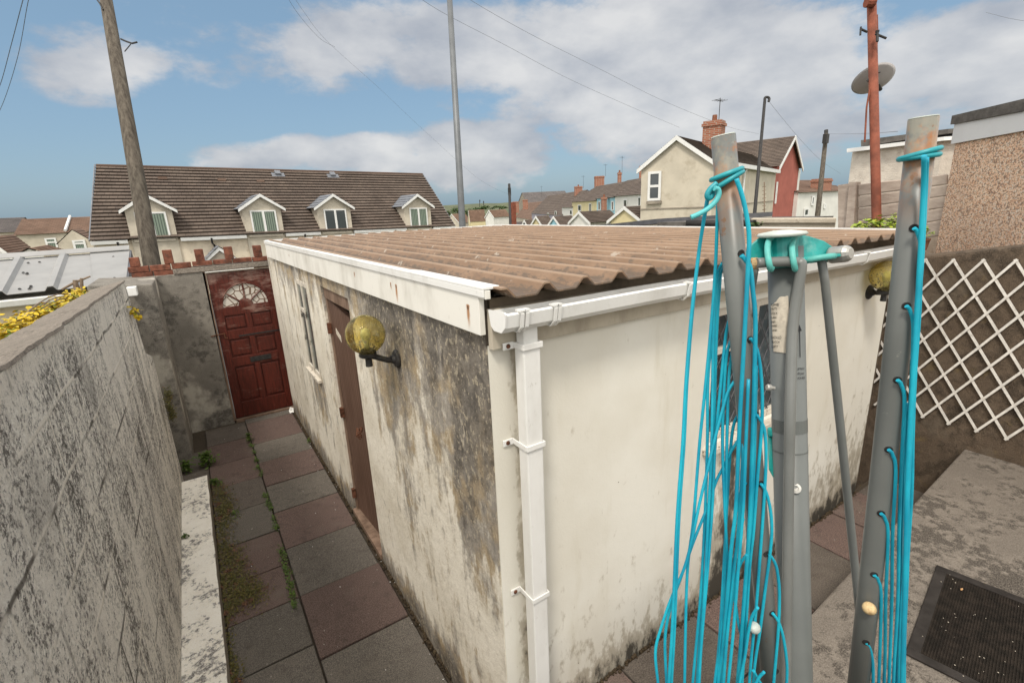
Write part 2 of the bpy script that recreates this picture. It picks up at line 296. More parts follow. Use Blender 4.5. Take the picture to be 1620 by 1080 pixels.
M['dirtyboard'] = mat_trim('dirty_board', (.13,.10,.07), dirt=(.045,.036,.026), amt=.95, rough=.9)
M['pvc'] = mat_trim('white_plastic', (.76,.755,.73), amt=.3, rough=.35)
M['pvc_low'] = plain('mould_on_plastic', (.45,.46,.38), .5, .5, 12, dirt=(.09,.12,.06), dirtamt=.9)
M['cut'] = plain('gap_shade', (.045,.036,.028), .95, .5, 12, .5)  # shade of the corner gap, put into the colour
M['moss_wood'] = mat_concrete('rotten_timber', (.05,.038,.026), (.09,.065,.04), (.02,.016,.012), 14, (.5,.65), .8, green=(.10,.09,.035))
M['kerb'] = mat_concrete('peeling_white_kerb', (.88,.83,.73), (.76,.70,.59), (.10,.08,.06), 4.5, (.51,.58), .5)
M['kerbside'] = mat_concrete('kerb_side', (.17,.15,.125), (.26,.23,.19), (.08,.07,.055), 5)
M['mahog'] = mat_mahogany(); M['planks'] = mat_planks(); M['flaky'] = mat_flaky()
M['frame_brown'] = mat_wood('weathered_brown_frame', (.13,.085,.06), (.27,.185,.135), (3, 3, 1), (.05,.03,.02))
M['glass'] = mat_glass(); M['oldglass'] = mat_glass('dusty_glass', (.055,.07,.065), .12); M['blind'] = None
M['black'] = plain('black_plastic', (.022,.020,.019), .5, .3, 20); M['iron'] = plain('dark_iron', (.03,.028,.027), .55, .4, 30)
M['rust'] = plain('rusty_iron', (.12,.05,.028), .9, .5, 30, .6, 90)
M['arm'] = mat_arm(); M['pole'] = plain('grey_pole_paint', (.128,.137,.132), .42, .10, 6, spec=.4); M['strut'] = plain('grey_strut', (.165,.17,.162), .35, .1, 10, spec=.5)
M['teal'] = plain('teal_plastic', (.012,.27,.25), .38, .3, 26, spec=.5, dirt=(.25,.42,.38), dirtamt=.35); M['tealpale'] = plain('faded_teal', (.11,.42,.38), .45, .2, 30); M['cap'] = plain('pale_cap', (.50,.54,.50), .5, .15, 30)
g = G('blue_line', .42, .45); g.col(g.mix(g.rng(g.noise(12, 6), .3, .7), (.004,.24,.36), (.012,.40,.52))); g.bump(g.noise(900, 2), .25, .0008); M['rope'] = g.m
g = G('knotted_line', .4, .5); g.col(g.mix(g.rng(g.noise(30, 4), .3, .7), (.006,.22,.27), (.02,.32,.36))); M['rope2'] = g.m
g = G('frayed_line', .5, .4); g.col((.09,.44,.46)); M['rope3'] = g.m
M['steel'] = plain('dull_steel', (.42,.41,.38), .4, .2, 40, metal=.6); M['rustcap'] = plain('rust_stained_cap', (.52,.38,.2), .6, .4, 60, dirt=(.3,.12,.03), dirtamt=.8)
M['brick'] = mat_brick('red_brick'); M['redbrick'] = plain('red_pierced_brick', (.155,.058,.036), .92, .5, 14, .7, 80, dirt=(.07,.05,.04), dirtamt=.9)
M['galv'] = plain('galvanised_sheet', (.29,.282,.27), .45, .08, 3, spec=.35); M['galvdark'] = plain('dark_grey_flashing', (.10,.10,.11), .5, .2, 6)
M['creamwall'] = plain('cream_render', (.68,.59,.46), .9, .10, 2, .3, 90, dirt=(.38,.31,.23), dirtamt=.5); M['dashwall'] = plain('beige_dash_render', (.50,.45,.365), .9, .14, 1.0, .5, 40, dirt=(.27,.23,.18), dirtamt=.6)
M['house_beige'] = plain('beige_house_render', (.52,.47,.38), .9, .09, 1.2, .5, 30, dirt=(.35,.30,.22), dirtamt=.6)
M['white_w'] = plain('white_house_paint', (.66,.65,.61), .85, .06, 1.5); M['yellow_w'] = plain('pale_yellow_paint', (.60,.52,.31), .85, .06, 1.5); M['blue_w'] = plain('light_blue_paint', (.30,.53,.62), .85, .06, 1.5)
M['lilac_w'] = plain('lilac_grey_paint', (.36,.34,.40), .85, .06, 1.5); M['ochre_w'] = plain('ochre_paint', (.50,.38,.17), .85, .08, 1.5); M['grey_w'] = plain('dark_grey_paint', (.10,.11,.125), .8, .1, 1.5)
M['redpaint'] = plain('red_house_render', (.34,.105,.08), .9, .12, 1.5, .4, 30); M['stone_w'] = plain('stone_wall', (.27,.235,.19), .9, .2, 3, .4, 20)
M['tiles'] = mat_tiles('brown_roof_tiles', (.105,.082,.068), (.145,.115,.095)); M['tiles2'] = mat_tiles('red_brown_tiles', (.15,.095,.068), (.20,.13,.095)); M['tiles3'] = mat_tiles('grey_slate', (.10,.09,.088), (.135,.12,.115))
M['lead'] = plain('grey_lead', (.17,.18,.20), .6, .2, 5); M['whitetrim'] = plain('white_trim', (.70,.70,.68), .5, .05, 3)
M['polewood'] = mat_wood('weathered_pole', (.052,.043,.035), (.145,.125,.10), (7, 7, .5), (.035,.03,.022)); M['lamp_metal'] = plain('galvanised_post', (.15,.158,.165), .5, .12, 4, metal=.3)
M['redoxide'] = plain('red_oxide_steel', (.20,.062,.036), .75, .3, 8, .3, 60, dirt=(.13,.05,.03), dirtamt=.6); M['dish'] = plain('grey_dish', (.40,.385,.38), .6, .1, 4)
M['gravel'] = mat_wood('stained_gravel_boards', (.34,.27,.225), (.52,.44,.37), (1, 1, 3.2), (.21,.16,.13)); M['pebble'] = mat_pebble(); M['pinkwhite'] = plain('white_fascia_board', (.66,.66,.66), .6, .05, 2, dirt=(.5,.46,.42), dirtamt=.3)
M['whiterough'] = plain('dirty_white_roughcast', (.66,.60,.52), .95, .12, 6, .9, 60, dirt=(.42,.35,.28), dirtamt=.5); M['felt'] = plain('grey_roof_felt', (.115,.105,.095), .95, .3, 9, .5, 60)
M['concwall'] = mat_concrete('old_concrete_wall', (.38,.33,.26), (.48,.43,.35), (.15,.11,.08), 3, (.54,.66))
M['lattice'] = plain('white_lattice', (.72,.69,.64), .6, .12, 20, dirt=(.33,.26,.19), dirtamt=.5)
M['yleaf'] = mat_leaf('yellow_leaves', (.62,.42,.02), (.40,.30,.02), (.14,.22,.02), .56); M['gleaf'] = mat_leaf('green_leaves', (.04,.075,.012), (.10,.15,.025)); M['ygreen'] = mat_leaf('yellow_green_leaves', (.14,.24,.03), (.35,.40,.05), (.55,.45,.04), .62)
M['moss'] = mat_leaf('moss_leaves', (.06,.065,.014), (.14,.11,.028), (.15,.070,.035), .55); M['tree'] = mat_leaf('tree_leaves', (.03,.06,.015), (.08,.12,.03))
M['stick'] = mat_wood('dry_stick', (.13,.09,.06), (.25,.19,.14)); M['terrain'] = plain('far_ground', (.10,.11,.06), .95, .4, .1); M['asphalt'] = plain('asphalt', (.06,.058,.055), .9, .25, 3, .4, 90)
M['label'] = plain('worn_paper_label', (.55,.49,.40), .7, .15, 60, dirt=(.35,.3,.24), dirtamt=.6); M['ink'] = plain('black_ink', (.02,.02,.022), .6, .2, 40)
M['terra'] = plain('terracotta', (.20,.085,.05), .85, .3, 20)
M['wire'] = plain('black_cable', (.17,.18,.20), .6, .1, 5)
g = G('rubber_mat', .9, .15); f = g.noise(20, 6, .7); g.col(g.mix(g.rng(f, .35, .7), (.012,.010,.008), (.030,.023,.018))); g.bump(g.noise(200, 3), .5, .003); M['mat'] = g.m
g = G('rubber_rim', .7, .2); g.col(g.mix(g.rng(g.noise(12, 5), .35, .7), (.020,.017,.015), (.036,.031,.028))); M['matrim'] = g.m
g = G('vertical_blinds', .8, .2); x, y, z = g.xyz(); g.col(g.mix(g.rng(g.math('FRACT', g.math('MULTIPLY', x, 9)), .1, .6), (.07,.09,.075), (.20,.25,.20))); g.b.inputs['Coat Weight'].default_value = .4; M['blind'] = g.m
g = G('leaded_glass', .2, .5); e_ = g.vor(11, g.map((1, 1, 1)), 'DISTANCE_TO_EDGE'); g.col(g.mix(g.rng(e_, .03, .09), (.16,.10,.07), (.60,.56,.50))); g.bump(g.noise(30, 4), .5, .006); M['leaded'] = g.m
g = G('amber_globe', .04, .6)
sp_ = g.rng(g.noise(60, 4, .7, g.obj()), .56, .62, 0, .8); lowb = g.rng(g.xyz(g.obj())[2], .05, -.06)
c_ = g.mix(g.rng(g.noise(14, 5, .6, g.obj()), .35, .62), (.80,.70,.33), (.93,.87,.58)); c_ = g.mix(g.math('MULTIPLY', sp_, g.math('ADD', lowb, .25)), c_, (.045,.035,.012)); g.col(c_)
g.put(g.b.inputs['Transmission Weight'], g.math('SUBTRACT', .97, g.math('MULTIPLY', sp_, g.math('ADD', lowb, .1)), None, True)); g.b.inputs['IOR'].default_value = 1.12; g.bump(g.noise(7, 3, .5, g.obj()), .25, .02); M['globe'] = g.m
g = G('garage_interior', .95, .1); g.col((.03,.027,.024)); M['inside'] = g.m

# ------------------------------------------------------------------ mesh helper
class MB:
    def __init__(s): s.v = []; s.f = []; s.uv = []; s.tint = []
    def face(s, pts, uv=None, tint=None):
        i = len(s.v); s.v += [V(p) for p in pts]; s.f.append(list(range(i, i+len(pts)))); s.uv.append(uv); s.tint.append(tint); return s
    def hull(s, b, t, tint=None):              # b, t: matching polygons (bottom ccw seen from t)
        n = len(b); i = len(s.v); s.v += [V(p) for p in b] + [V(p) for p in t]
        s.f.append([i+k for k in range(n)][::-1]); s.f.append([i+n+k for k in range(n)])
        for k in range(n): s.f.append([i+k, i+(k+1) % n, i+n+(k+1) % n, i+n+k])
        s.uv += [None]*(n+2); s.tint += [tint]*(n+2); return s
    def box(s, x0, x1, y0, y1, z0, z1, tint=None):
        return s.hull([(x0,y0,z0),(x1,y0,z0),(x1,y1,z0),(x0,y1,z0)], [(x0,y0,z1),(x1,y0,z1),(x1,y1,z1),(x0,y1,z1)], tint)
    def obox(s, o, a, b, c):                   # origin corner and three edge vectors
        o, a, b, c = V(o), V(a), V(b), V(c); return s.hull([o, o+a, o+a+b, o+b], [o+c, o+a+c, o+a+b+c, o+b+c])
    def prism(s, poly, ext): e = V(ext); p = [V(q) for q in poly]; return s.hull(p, [q+e for q in p])
    def tube(s, pts, r, seg=8, closed=False, flat=1.0):
        pts = [V(p) for p in pts]; n = len(pts); rs = r if isinstance(r, (list, tuple)) else [r]*n
        base = len(s.v); prev = None
        for k, p in enumerate(pts):
            if closed: t = pts[(k+1) % n]-pts[k-1]
            else: t = pts[min(k+1, n-1)]-pts[max(k-1, 0)]
            t.normalize()
            if prev is None: a = t.orthogonal().normalized()
            else: a = (prev - t*prev.dot(t)).normalized()
            prev = a; b = t.cross(a)
            for q in range(seg):
                th = 2*math.pi*q/seg; s.v.append(p + a*(math.cos(th)*rs[k]) + b*(math.sin(th)*rs[k]*flat))
        m = n if closed else n-1
        for k in range(m):
            for q in range(seg):
                a0 = base+k*seg+q; a1 = base+k*seg+(q+1) % seg; k2 = (k+1) % n; b0 = base+k2*seg+q; b1 = base+k2*seg+(q+1) % seg
                s.f.append([a0, a1, b1, b0]); s.uv.append(None); s.tint.append(None)
        if not closed:
            s.f.append([base+q for q in range(seg)][::-1]); s.f.append([base+(n-1)*seg+q for q in range(seg)]); s.uv += [None]*2; s.tint += [None]*2
        return s
    def lathe(s, c, axis, prof, seg=24):       # prof: (radius, distance along axis)
        c = V(c); ax = V(axis).normalized(); a = ax.orthogonal().normalized(); b = ax.cross(a); base = len(s.v)
        for r_, h in prof:
            for q in range(seg):
                th = 2*math.pi*q/seg; s.v.append(c+ax*h+a*(math.cos(th)*r_)+b*(math.sin(th)*r_))
        for k in range(len(prof)-1):
            for q in range(seg):
                s.f.append([base+k*seg+q, base+k*seg+(q+1) % seg, base+(k+1)*seg+(q+1) % seg, base+(k+1)*seg+q]); s.uv.append(None); s.tint.append(None)
        for k in (0, len(prof)-1):
            if prof[k][0] > 1e-4:
                s.f.append([base+k*seg+q for q in range(seg)]); s.uv.append(None); s.tint.append(None)
        return s
    def build(s, name, m, parent=None, smooth=False, bevel=0, origin=None):
        me = bpy.data.meshes.new(name); o = bpy.data.objects.new(name, me); sc.collection.objects.link(o)
        org = V((0, 0, 0))
        if parent is not None: o.parent = parent; org = WL[parent.name]
        elif origin is not None: org = V(origin); o.location = org
        WL[o.name] = org.copy()
        me.from_pydata([tuple(p-org) for p in s.v], [], s.f); me.materials.append(m)
        if any(u is not None for u in s.uv):
            ul = me.uv_layers.new(name='uv'); k = 0
            for fi, f in enumerate(s.f):
                for j in range(len(f)):
                    if s.uv[fi] is not None: ul.data[k].uv = s.uv[fi][j]
                    k += 1
        if any(t is not None for t in s.tint):
            ca = me.color_attributes.new('tint', 'FLOAT_COLOR', 'CORNER'); k = 0
            for fi, f in enumerate(s.f):
                for j in range(len(f)): ca.data[k].color = tuple(s.tint[fi] or (.1,.1,.1))+(1,); k += 1
        me.validate()
        import bmesh
        bm = bmesh.new(); bm.from_mesh(me)
        if not any(u is not None for u in s.uv): bmesh.ops.recalc_face_normals(bm, faces=bm.faces)
        bm.to_mesh(me); bm.free()
        if smooth:
            for p in me.polygons: p.use_smooth = len(p.vertices) <= 4
        if bevel:
            md = o.modifiers.new('bevel', 'BEVEL'); md.width = bevel; md.segments = 2; md.limit_method = 'ANGLE'; md.angle_limit = math.radians(40)
        return o
WL = {}
def tag(o, label=None, cat=None, group=None, kind=None):
    for k, v in (('label', label), ('category', cat), ('group', group), ('kind', kind)):
        if v: o[k] = v
    return o
def thing(name, loc, label, cat, group=None):
    o = bpy.data.objects.new(name, None); sc.collection.objects.link(o); o.location = loc; o.empty_display_size = .1
    WL[o.name] = V(loc); return tag(o, label, cat, group)
def crom(P, sub=6):
    P = [V(p) for p in P]; Q = [P[0]*2-P[1]] + P + [P[-1]*2-P[-2]]; out_ = []
    for i in range(1, len(Q)-2):
        for k in range(sub):
            t = k/sub; a, b, c, d = Q[i-1:i+3]
            out_.append(.5*((2*b)+(c-a)*t+(2*a-5*b+4*c-d)*t*t+(3*b-a-3*c+d)*t*t*t))
    return out_+[P[-1]]
def wall_holes(mb, o, u, v, n, W, H, holes):   # outer face with reveals of depth |n|; holes (u0,u1,v0,v1)
    o, u, v, n = V(o), V(u).normalized(), V(v).normalized(), V(n)
    us = sorted({0, W, *[h[0] for h in holes], *[h[1] for h in holes]}); vs = sorted({0, H, *[h[2] for h in holes], *[h[3] for h in holes]})
    P = lambda a, b, k=0: o+u*a+v*b+n*k
    for i in range(len(us)-1):
        for j in range(len(vs)-1):
            cu, cv = (us[i]+us[i+1])/2, (vs[j]+vs[j+1])/2
            if any(h[0] < cu < h[1] and h[2] < cv < h[3] for h in holes): continue
            for k in (0, 1): mb.face([P(us[i],vs[j],k), P(us[i+1],vs[j],k), P(us[i+1],vs[j+1],k), P(us[i],vs[j+1],k)])
    for (a, b, c, d) in holes+[(0, W, 0, H)]:
        for p, q in (((a,c),(b,c)), ((b,c),(b,d)), ((b,d),(a,d)), ((a,d),(a,c))): mb.face([P(*p), P(*q), P(*q, 1), P(*p, 1)])
def tiled(mb, A, B, C_, D, n, lift=.03):       # A-B eave, D-C ridge
    A, B, C_, D = V(A), V(B), V(C_), V(D); nr = (B-A).cross(D-A).normalized()
    if nr.z < 0: nr = -nr
    La, Lr = (B-A).length, (C_-D).length
    for i in range(n):
        t0, t1 = i/n, (i+1)/n; a, b, c, d = A.lerp(D, t0), B.lerp(C_, t0), B.lerp(C_, t1), A.lerp(D, t1)
        off = (A-a).dot((B-A).normalized())
        l0, l1 = t0, t1; w0 = La*(1-t0)+Lr*t0; s0 = -off
        mb.face([a+nr*lift, b+nr*lift, c, d], [(s0, i), (s0+w0, i), (s0+w0, i+1), (s0, i+1)])
        mb.face([a-nr*.002, b-nr*.002, b+nr*lift, a+nr*lift], [(s0, i), (s0+w0, i), (s0+w0, i+.02), (s0, i+.02)])
UP = V((0, 0, 1))

# ------------------------------------------------------------------ setting: ground
def hsh(a, b): return noise.noise(V((a*1.37, b*2.11, .5)))
mb = MB(); N_ = 60
def gz(x, y):
    r = math.hypot(x, y); z = -1.25
    if r > 60: z += -min(1, (r-60)/200)*4
    if r > 330: z += min(1, (r-330)/500)*19*(.75+.5*hsh(x/260, y/260))
    return z
rad = [0, 12, 30, 60, 100, 160, 240, 330, 420, 520, 640, 780, 950, 1200, 1600]
for i in range(len(rad)-1):
    for k in range(96):
        a0, a1 = 2*math.pi*k/96, 2*math.pi*(k+1)/96
        q = [(rad[i]*math.cos(a0), rad[i]*math.sin(a0)), (rad[i+1]*math.cos(a0), rad[i+1]*math.sin(a0)), (rad[i+1]*math.cos(a1), rad[i+1]*math.sin(a1)), (rad[i]*math.cos(a1), rad[i]*math.sin(a1))]
        q = q if i else q[1:] + q[:1]
        pts = [(x, y, gz(x, y)) for x, y in (q if i else [q[0], q[1], q[3]])]
        mb.face(pts)
tag(mb.build('ground', M['terrain']), kind='structure')
mb = MB(); mb.box(-6, 12, 7.42, 29, -1.24, -1.2); tag(mb.build('lane', M['asphalt']), kind='structure')

# side path: slabs on a dirt bed
RED, GREY, DGREY = (.124,.090,.081), (.128,.117,.104), (.116,.101,.089)
mb = MB(); mb.box(-.9, .83, -3, 7.4, -.3, -.03); tag(mb.build('path_bed', M['bed']), kind='structure')
mb = MB(); ys = [7.06, 6.9, 6.16, 5.61, 5.03, 4.485, 3.88, 3.27, 2.65, 2.05, 1.45, .85]; cols = [GREY, RED, GREY, RED, GREY, RED, GREY, RED, GREY, RED, GREY]
def slab(x0, x1, y0, y1, z, c, g_=.006):
    h = random.uniform(-.004, .004); k_ = random.uniform(.85, 1.15); t = tuple(v*k_ for v in c)
    j = lambda: random.uniform(-.002, .002)
    a = [(x0+g_+j(), y0+g_+j()), (x1-g_+j(), y0+g_+j()), (x1-g_+j(), y1-g_+j()), (x0+g_+j(), y1-g_+j())]
    mb.hull([(p[0], p[1], z-.045) for p in a], [(p[0], p[1], z+h+random.uniform(-.002, .002)) for p in a], t)
for i in range(len(ys)-1): slab(.212, .79, ys[i+1], ys[i], 0, cols[i])
ysl = [7.0, 6.45, 5.86, 5.29, 4.73, 4.2, 3.7, 3.27, 2.8, 2.2, 1.6, 1.0]; cl = [DGREY, RED, RED, DGREY, GREY, RED, RED, GREY, GREY, RED, GREY]
for i in range(len(ysl)-1): slab(-.245, .212, ysl[i+1], ysl[i], -.004, cl[i])
for i in range(2): slab(-.85, -.245, 5.3+i*.55, 5.85+i*.55, -.006, DGREY)
tag(mb.build('path', M['slab'], bevel=.004), kind='structure')
# lower yard between the garage front and the patio
mb = MB(); mb.box(.83, 4.62, .80, 1.47, .0, .195); tag(mb.build('yard_bed', M['bed']), kind='structure')
mb = MB(); cs = [RED, DGREY, RED, DGREY, RED, RED, DGREY, RED]
xs_ = [.9, 1.5, 2.1, 2.7, 3.3, 3.75, 4.2, 4.6]
for i in range(len(xs_)-1):
    slab(xs_[i], xs_[i+1], 1.02, 1.425, .235, cs[i]); slab(xs_[i]-.0, xs_[i+1], .82, 1.02, .233, cs[i+1])
tag(mb.build('yard_paving', M['slab'], bevel=.004), kind='structure')
# patio
mb = MB(); mb.hull([(.7,-3,.0),(4.6,-3,.0),(4.6,.93,.0),(.7,.76,.0)], [(.7,-3,.70),(4.6,-3,.70),(4.6,.93,.70),(.7,.76,.70)])
tag(mb.build('patio', M['patio'], bevel=.012), kind='structure')
mb = MB(); mb.box(-.45, .69, -3, -.4, .0, .70); tag(mb.build('patio_landing', M['patio']), kind='structure')

# ------------------------------------------------------------------ garage
gar = thing('garage', (.82, 1.44, 0), 'long low rendered garage with brown corrugated roof, black mould on its side wall', 'garage')
GX0, GX1, GY0, GY1 = .82, 4.2, 1.443, 6.95
mb = MB(); wall_holes(mb, (GX0, GY0, -.05), (0,1,0), (0,0,1), (.11,0,0), GY1-GY0, 2.25, [(3.26-GY0, 4.03-GY0, .06, 2.11), (4.62-GY0, 5.14-GY0, 1.16, 2.07)])
mb.build('side_wall', M['side'], gar)
mb = MB(); wall_holes(mb, (GX0+.003, GY0-.004, .0), (1,0,0), (0,0,1), (0,.11,0), GX1-GX0, 2.13, [(2.14-GX0, 2.97-GX0, 1.30, 2.06)])
mb.build('front_wall', M['front'], gar)
mb = MB(); mb.box(GX1-.11, GX1-.002, GY0+.11, GY1, -.05, 2.2); mb.box(GX0+.115, GX1-.115, GY1-.11, GY1-.003, -.05, 2.2); mb.box(GX0+.12, GX1-.12, GY0+.12, GY1-.12, -.04, -.0); mb.build('rear_wall', M['pier'], gar)
# roof sheet
mb = MB(); pitch = .176; prof = []; x = GX0+.005; zv, zp = 2.311, 2.345
while x < GX1-.01:
    for dx, zz in ((0, zp), (.024, zp), (.058, zv), (.142, zv)): prof.append((x+dx, zz))
    x += pitch
prof.append((x, zp)); YB, YF = 6.62, 1.335
ny = 14
def rz(x_, y_, z_): return z_ + .0016*noise.noise(V((x_*2.3, y_*1.4, 0))) - .02*max(0, (1.9-y_))*0 - .012*max(0, x_-2.5)/1.7*2
for k in range(ny):
    ya, yb = YF+(YB-YF)*k/ny, YF+(YB-YF)*(k+1)/ny
    for i in range(len(prof)-1):
        (xa, za), (xb, zb) = prof[i], prof[i+1]
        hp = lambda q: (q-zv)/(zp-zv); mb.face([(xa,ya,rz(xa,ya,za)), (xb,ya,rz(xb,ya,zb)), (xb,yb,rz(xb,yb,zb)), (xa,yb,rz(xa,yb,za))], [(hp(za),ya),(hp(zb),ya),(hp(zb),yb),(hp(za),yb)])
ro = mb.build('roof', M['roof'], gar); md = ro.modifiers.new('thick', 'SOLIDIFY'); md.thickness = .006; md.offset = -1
mb = MB(); mb.box(GX0+.02, GX1-.02, 1.439, 1.47, 2.14, 2.295); mb.build('wall_plate', M['dirtyboard'], gar)
mb = MB()
for k in range(5): mb.box(1.5+k*.6, 1.56+k*.6, 1.46, 6.5, 2.19, 2.285)
mb.build('rafters', M['moss_wood'], gar)
# side fascia (bargeboard) with capping lip
mb = MB(); mb.prism([(GX0-.028,1.432,2.172),(GX0-.028,6.70,2.135),(GX0-.028,6.70,2.318),(GX0-.028,1.385,2.335),(GX0-.028,1.385,2.305),(GX0-.028,1.432,2.305)], (.022,0,0)); 
mb.build('fascia', M['fascia'], gar, bevel=.002)
mb = MB(); mb.obox((GX0-.036,1.385,2.337),(.066,0,0),(0,5.32,-.016),(0,0,.010)); mb.obox((GX0-.036,1.385,2.312),(.007,0,0),(0,5.32,-.016),(0,0,.025)); mb.build('capping', M['pvc'], gar, bevel=.002)
mb = MB(); mb.box(GX0-.02, GX1+.02, 6.63, 6.70, 2.25, 2.335); mb.build('rear_capping', M['pvc'], gar)
mb = MB(); mb.obox((GX1+.0,1.40,2.295),(.05,0,0),(0,5.2,0),(0,0,.035)); mb.build('verge_capping', M['pvc'], gar)
mb = MB(); mb.box(GX0-.004, GX0+.010, 1.438, 1.442, 2.13, 2.30); mb.build('corner_gap_shade', M['cut'], gar)  # dark strip standing in for the shaded gap between fascia and eaves board
# front fascia board
mb = MB(); mb.prism([(GX0+.004,1.408,2.118),(GX1-.02,1.408,2.088),(GX1-.02,1.408,2.225),(GX0+.004,1.408,2.262)], (0,.028,0)); mb.build('eaves_board', M['board'], gar, bevel=.002)
# gutter: ogee-like square section running along X
def gut(x): return 2.262 - .037*(x-.85)/3.3
gp = [(.0,.0),(-.012,-.052),(-.03,-.066),(-.075,-.066),(-.098,-.046),(-.106,-.002),(-.098,.004)]
mb = MB(); Y0 = 1.408; X_ = [.817+i*(4.235-.817)/20 for i in range(21)]
inner = [(-.003,.0),(-.015,-.049),(-.032,-.062),(-.073,-.062),(-.094,-.044),(-.101,-.002)]
sec = gp + inner[::-1]
rings = [[V((x, Y0+a, gut(x)+b+.002*math.sin(x*5))) for a, b in sec] for x in X_]
for i in range(20):
    for k in range(len(sec)): k2 = (k+1) % len(sec); mb.face([rings[i][k], rings[i+1][k], rings[i+1][k2], rings[i][k2]])
mb.face(rings[-1])
gt = mb.build('gutter', M['pvc'], gar)
mb = MB(); x = .814; mb.prism([(x, Y0+a*1.04, gut(x)+b*1.04+.003) for a, b in gp], (.006,0,0)); mb.build('end_cap', M['pvc'], gt)
def clip(x, wd):
    mb = MB(); q = [V((x, Y0+a*1.05-.001, gut(x)+b*1.06-.001)) for a, b in gp[1:]]
    for i in range(len(q)-1): d = (q[i+1]-q[i]); nrm_ = V((0, d.z, -d.y)).normalized()*.003; mb.obox(q[i], (wd,0,0), d, -nrm_ if nrm_.y > 0 or nrm_.z < -1 else nrm_)
    mb.box(x-.004, x+wd+.004, Y0-.115, Y0-.085, gut(x)+.004, gut(x)+.010)
    mb.build('gutter_clip', M['pvc'], gt)
for x in (.872, .892, 1.012, 1.030, 1.73, 2.6, 3.42, 3.95): clip(x, .014)
# downpipe
dp = MB(); DX0, DX1, DY0, DY1 = .911, .984, 1.345, 1.404
dp.box(DX0, DX1, DY0, DY1, .52, 2.135); dpo = dp.build('downpipe', M['pvc'], gar, bevel=.005)
mb = MB(); mb.box(DX0+.002, DX1-.002, DY0+.002, DY1-.002, .24, .515); mb.build('pipe_foot', M['pvc_low'], dpo, bevel=.005)
mb = MB(); mb.box(DX0+.006, DX1-.006, DY0+.005, DY1-.005, 2.125, 2.20); mb.build('outlet', M['pvc'], dpo, bevel=.004)
for zb in (2.125, 1.735, 1.05):
    mb = MB(); mb.box(DX0-.006, DX1+.007, DY0-.007, DY0-.001, zb-.011, zb+.011); mb.box(DX0-.007, DX0-.001, DY0-.001, 1.402 if zb > 2 else 1.438, zb-.011, zb+.011); mb.box(DX1+.001, DX1+.007, DY0-.001, 1.403 if zb > 2 else 1.438, zb-.011, zb+.011); yb2 = 1.397 if zb > 2 else 1.431; mb.box(DX0-.05, DX0-.006, yb2, yb2+.007, zb-.013, zb+.013)
    bk = mb.build('pipe_bracket', M['pvc'], dpo, bevel=.002)
    mb = MB(); mb.lathe((DX0-.03, yb2-.0005, zb), (0,-1,0), [(.009,0),(.008,.003),(.001,.004)], 10); mb.build('rusty_screw', M['rust'], bk)
# side door, hung at the far side and slightly ajar
mb = MB(); mb.box(GX0+.015, GX0+.10, 3.26, 4.03, 1.965, 2.058); mb.box(GX0+.02, GX0+.10, 3.985, 4.028, .012, 1.965); mb.box(GX0+.02, GX0+.10, 3.262, 3.275, .012, 1.965); mb.box(GX0-.012, GX0+.10, 3.27, 4.02, .0115, .055)
fr = mb.build('door_frame', M['frame_brown'], gar, bevel=.003)
hy = 3.98; ang = math.radians(4); dv = V((math.sin(ang), -math.cos(ang), -.01))
mb = MB(); o = V((GX0+.03, hy, .075)); tl = o+V((0,0,1.885)); 
dq = (o, o+dv*.645, o+dv*.645+V((0,0,1.765)), tl); mb.hull(dq, [p+V((.035,0,0)) for p in dq])
dl = mb.build('side_door', M['planks'], gar)
mb = MB(); mb.obox(o+dv*.10+V((-.004,0,1.62)), dv*.10+V((0,0,-.05)), V((0,0,.045)), V((.003,0,0))); mb.build('torn_notice', M['label'], dl)
mb = MB()
for zz in (.18, .95, 1.68): mb.box(GX0-.004, GX0+.026, 3.975, 4.008, zz, zz+.085)
mb.build('hinge', M['rust'], dl)
pc = V((GX0-.015, 3.335, 1.06)); mb = MB()
for k in range(9): 
    c0 = pc+V((random.uniform(-.02,.01), random.uniform(-.05,.05), random.uniform(-.04,.03))); a = random.random()*6; u_ = V((.3*math.sin(a), math.cos(a), math.sin(a))).normalized(); w_ = V((math.cos(a*1.7), .2, math.sin(a*1.7))).normalized()
    mb.tube([c0+u_*.017*math.cos(t)+w_*.012*math.sin(t) for t in [i*math.pi/4 for i in range(8)]], .0035, 5, closed=True)
mb.build('chain', M['rust'], dl)
# side window
mb = MB(); a, b, c, d = 4.62, 5.14, 1.11, 2.02; X0_ = GX0-.004; X1_ = GX0+.05
mb.box(X0_, X1_, a+.003, b-.003, c+.003, c+.05); mb.box(X0_, X1_, a+.003, b-.003, d-.05, d-.003)
mb.box(X0_+.001, X1_, a+.003, a+.028, c+.05, d-.05); mb.box(X0_+.001, X1_, b-.028, b-.003, c+.05, d-.05); mb.box(X0_-.003, X1_-.001, 4.865, 4.893, c+.05, d-.05); mb.box(X0_, X1_-.002, 4.905, b-.04, 1.70, 1.74)
sw = mb.build('side_window', M['flaky'], gar, bevel=.003)
mb = MB(); mb.box(GX0+.006, GX0+.010, a+.04, b-.04, c+.05, d-.05); mb.build('pane', M['oldglass'], sw)
mb = MB(); mb.box(GX0-.035, GX0+.03, a-.02, b+.02, c-.03, c+.001); mb.build('sill', M['flaky'], sw, bevel=.004)
